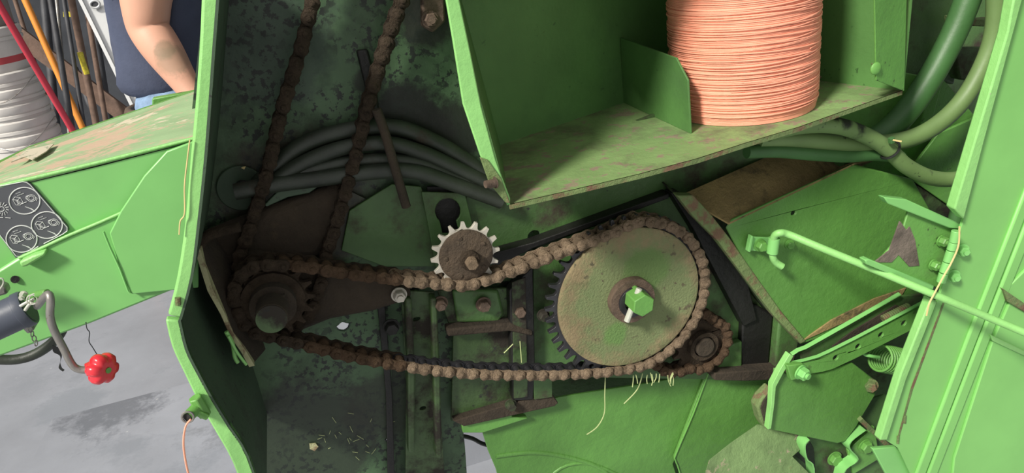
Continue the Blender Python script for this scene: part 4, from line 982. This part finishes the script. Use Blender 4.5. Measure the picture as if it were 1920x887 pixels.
# ladder
ld = thing('ladder', 'pale aluminium ladder rail leaning behind the person', 'ladder', P(330, 400, 1.15))
a0_, a1_, b0_, b1_ = P(142, -20, 1.75), P(194, -20, 1.75), P(262, 225, 1.6), P(282, 190, 1.6)
dn = (b0_-a0_)
b1 = slab_bm([a0_-dn*.3, a1_-dn*.3, a1_+dn*1.5, a0_+dn*1.5], .008, holes=[[P(178+9*math.cos(t), 8+6*math.sin(t), 1.3-.1*28/235) for t in [2*math.pi*i/14 for i in range(14)]]]) if False else slab_bm([a0_-dn*.3, a1_-dn*.3, a1_+dn*2.6, a0_+dn*2.6], .008)
obj('rail_web', b1, 'alu', ld, 30)
for q in (a0_, a1_):
    obj('rail_flange', tube_bm([q-dn*.3+Vector((0, -.008, 0)), q+dn*2.6+Vector((0, -.008, 0))], .008, 4), 'alu', ld, 30)
sl = [P(178+9*math.cos(t), 8+7*math.sin(t), 1.715) for t in [2*math.pi*i/20 for i in range(20)]]
obj('rung_socket', tube_bm(sl, .004, 8, True), 'alu', ld, 60); obj('socket_hole', slab_bm(sl, .004), 'tool', ld, 30)
for k in range(3):
    q = a1_+dn*(.0+.45*k); obj('rung', tube_bm([q+Vector((0, .01, 0)), q+Vector((.02, .42, 0))], .014, 12), 'alu', ld, 40)
# buckets
def bucket(z, mt, lb, band=None, c=None, k=0):
    t = thing('plastic_bucket', lb, 'bucket', (c.x, c.y, z), 'stacked buckets')
    b1 = bmesh.new(); pr = [(.128, 0), (.130, .004), (.150, .30), (.157, .302), (.157, .315), (.152, .318), (.160, .33), (.160, .355), (.150, .362), (.146, .355), (.126, .006)]
    rings = [[b1.verts.new((c.x+r*math.cos(a), c.y+r*math.sin(a), z+h)) for a in [2*math.pi*i/40 for i in range(40)]] for r, h in pr]
    for a, b in zip(rings, rings[1:]):
        for i in range(40): b1.faces.new((a[i], a[(i+1) % 40], b[(i+1) % 40], b[i]))
    b1.faces.new(rings[0][::-1]); b1.faces.new(rings[-1])
    obj('shell', b1, mt, t, 40)
    if band:
        b1 = bmesh.new(); rg_ = [[b1.verts.new((c.x+r*math.cos(a), c.y+r*math.sin(a), z+h)) for a in [2*math.pi*i/40 for i in range(40)]] for r, h in ((.1435, .20), (.1455, .23))]
        for i in range(40): b1.faces.new((rg_[0][i], rg_[0][(i+1) % 40], rg_[1][(i+1) % 40], rg_[1][i]))
        obj('red_band', b1, 'redband', t, 40)
    # wire bail
    if k not in (1, 4): return
    pth = [Vector((c.x+.166*math.sin(a), c.y-.166*math.cos(a)-.0, z+.335-.10*math.cos(a*1.0)*abs(math.cos(a)))) for a in [-1.5+3.0*i/20 for i in range(21)]]
    obj('wire_bail', tube_bm(pth, .002, 5), 'galv', t, 40)
bc_ = P(24, 200, 2.85)
ZT = [P(40, 262, 1.75).z, P(40, 230, 1.75).z]
labels = ['lowest white bucket of the nested stack', 'second white bucket from the bottom of the nested stack', 'third white bucket of the nested stack', 'fourth white bucket of the nested stack', 'fifth white bucket of the nested stack', '', 'white bucket with red band near the stack top', 'dull tan bucket on top of the stack']
z0_ = P(24, 262, 2.85).z-.33
st_ = thing('stand', 'round dark metal stand carrying the bucket stack behind the drawbar', 'stand', (bc_.x, bc_.y, FZ))
obj('post', tube_bm([Vector((bc_.x, bc_.y, FZ)), Vector((bc_.x, bc_.y, z0_-.02))], .05, 20), 'tool', st_, 40)
obj('top_plate', tube_bm([Vector((bc_.x, bc_.y, z0_-.02)), Vector((bc_.x, bc_.y, z0_-.001))], .16, 32), 'tool', st_, 40)
for k in range(5): bucket(z0_+.074*k, 'bucket', labels[k]+' at far left', None, bc_, k)
zt1 = z0_+.074*4+.20
bucket(zt1, 'bucket', labels[6], True, bc_); bucket(zt1+.2, 'bucketdk', labels[7], None, bc_)
print('bucket stack', bc_, 'visible z', P(60, 270, 1.75).z, P(40, 0, 1.75).z)

# ================================================================== PERSON
PY = 1.02
G0 = FZ+.17
o = rect('added_platform_1', -1.2, .6, PY-.3, PY+.45, FZ, G0, 'concrete')  # hidden platform added to raise the person's feet
el = P(277, 52, PY-.16); wr = P(366, 184, PY-.24); wa = P(262, 188, PY)
x0 = P(338, 120, PY).x; zw = P(262, 184, PY-.12).z
pe = thing('person', 'person in navy shirt and jeans standing behind the drawbar, tattooed forearm lowered', 'person', (x0, PY, G0))
def skin(name, verts, edges, radii, mt, parent, sub=2):
    me = bpy.data.meshes.new(name); me.from_pydata([v-parent.location for v in verts], edges, []); me.materials.append(M[mt])
    o = bpy.data.objects.new(name, me); COL.objects.link(o); o.parent = parent
    s = o.modifiers.new('skin', 'SKIN'); s.use_smooth_shade = True
    for i, r in enumerate(radii): me.skin_vertices[0].data[i].radius = r if isinstance(r, tuple) else (r, r)
    me.skin_vertices[0].data[0].use_root = True
    ss = o.modifiers.new('sub', 'SUBSURF'); ss.levels = sub; ss.render_levels = sub
    return o
V = lambda dx, dy, z: Vector((x0+dx, PY+dy, z))
zh = zw-.04; zk = G0+(zw-G0)*.5
sho_r = P(264, -120, PY-.17); sho_l = V(.06, .19, zw+.40)
ell = V(.03, .25, zw+.15); wrl = V(.10, .27, zw-.06)
d1 = (wr-el).normalized()
hd = wr + d1*.05
vs = [V(0, 0, zh), V(0, 0, zw+.15), V(0, 0, zw+.38), V(.01, 0, zw+.50), V(.03, 0, zw+.58), V(.04, 0, zw+.70), V(.02, 0, zw+.78),
      V(0, -.09, zh-.04), V(.01, -.10, zk), V(-.02, -.10, G0+.08), V(.12, -.11, G0+.04),
      V(0, .09, zh-.04), V(.01, .10, zk), V(-.02, .10, G0+.08), V(.12, .11, G0+.04),
      sho_r, sho_r.lerp(el, .55), sho_r.lerp(el, .9), el, el.lerp(wr, .12), el.lerp(wr, .35), el.lerp(wr, .7), wr, hd, hd+d1*.03,
      sho_l, ell, wrl, wrl+Vector((.06, -.01, -.03))]
ed = [(0, 1), (1, 2), (2, 3), (3, 4), (4, 5), (5, 6), (0, 7), (7, 8), (8, 9), (9, 10), (0, 11), (11, 12), (12, 13), (13, 14), (2, 15), (15, 16), (16, 17), (17, 18), (18, 19), (19, 20), (20, 21), (21, 22), (22, 23), (23, 24), (2, 25), (25, 26), (26, 27), (27, 28)]
rd = [(.10, .08), (.12, .09), (.13, .10), .055, .055, (.085, .095), (.07, .075), .062, .05, .04, .035, .062, .055, .04, .035, .075, .068, .060, .055, .056, .054, .040, .030, .042, .03, .06, .045, .03, .035]
body = skin('body', vs, ed, rd, 'skin', pe)
# fingers (each its own chain) on the near hand
side = d1.cross(Vector((0, 1, 0))).normalized()
for k in range(4):
    s_k = (k-1.5)*.018; b0 = hd+d1*.03+side*s_k
    ln = (.070, .080, .076, .060)[k]
    skin('finger', [b0, b0+d1*ln*.45+Vector((0, .004, -.008)), b0+d1*ln*.8+Vector((0, .012, -.025)), b0+d1*ln+Vector((0, .02, -.045))], [(0, 1), (1, 2), (2, 3)], [.010, .009, .008, .007], 'skin', pe, 1)
b0 = wr+d1*.02+side*-.03
skin('thumb', [b0, b0+d1*.03-side*.02, b0+d1*.06-side*.025], [(0, 1), (1, 2)], [.012, .010, .008], 'skin', pe, 1)
shv = [V(-.045, 0, zw-.03), V(-.04, 0, zw+.03), V(-.01, 0, zw+.20), V(0, 0, zw+.36), V(.01, 0, zw+.48), sho_r, sho_r.lerp(el, .45), sho_l, sho_l.lerp(ell, .5)]
sh_ = skin('shirt', shv, [(0, 1), (1, 2), (2, 3), (3, 4), (3, 5), (5, 6), (3, 7), (7, 8)], [(.165, .14), (.165, .14), (.165, .145), (.17, .14), .07, .09, .085, .085, .07], 'shirt', pe)
tx = bpy.data.textures.new('fold', 'CLOUDS'); tx.noise_scale = .09
dm = sh_.modifiers.new('fold', 'DISPLACE'); dm.texture = tx; dm.strength = .03; dm.mid_level = .5
skin('jeans', [V(-.04, 0, zw+.05), V(-.04, 0, zh-.06), V(0, -.09, zh-.10), V(.01, -.10, zk), V(-.01, -.10, G0+.10), V(0, .09, zh-.10), V(.01, .10, zk), V(-.01, .10, G0+.10)],
     [(0, 1), (1, 2), (2, 3), (3, 4), (1, 5), (5, 6), (6, 7)], [(.150, .13), (.150, .135), .115, .085, .07, .115, .075, .07], 'denim', pe)
bt = smooth_path([V(-.04+.128*math.cos(t), .112*math.sin(t), zw-.050) for t in [2*math.pi*i/12 for i in range(12)]], 3, True)
obj('belt', tube_bm(bt, .013, 8, True), 'belt', pe, 60)
b1 = bmesh.new(); bmesh.ops.create_uvsphere(b1, u_segments=24, v_segments=16, radius=1)
for v in b1.verts: v.co = Vector((v.co.x*.098, v.co.y*.085, v.co.z*.085))+V(.022, 0, zw+.775)
obj('hair', b1, 'hair', pe, 60)
b1 = cyl_bm(V(.135, 0, zw+.70), (1, 0, -.3), .014, .022, 10, r2=.009); obj('nose', b1, 'skin', pe, 60)
for s in (-1, 1):
    b1 = bmesh.new(); bmesh.ops.create_uvsphere(b1, u_segments=12, v_segments=8, radius=.012)
    for v in b1.verts: v.co = v.co + V(.115, s*.032, zw+.72)
    obj('eye', b1, 'white', pe, 60)
    obj('shoe', tube_bm([V(-.07, s*.10, G0+.05), V(.05, s*.10, G0+.05), V(.17, s*.11, G0+.034)], [.045, .048, .03], 14), 'belt', pe, 50, .003)
for o in bpy.data.objects:
    if '_w' in o: del o['_w']
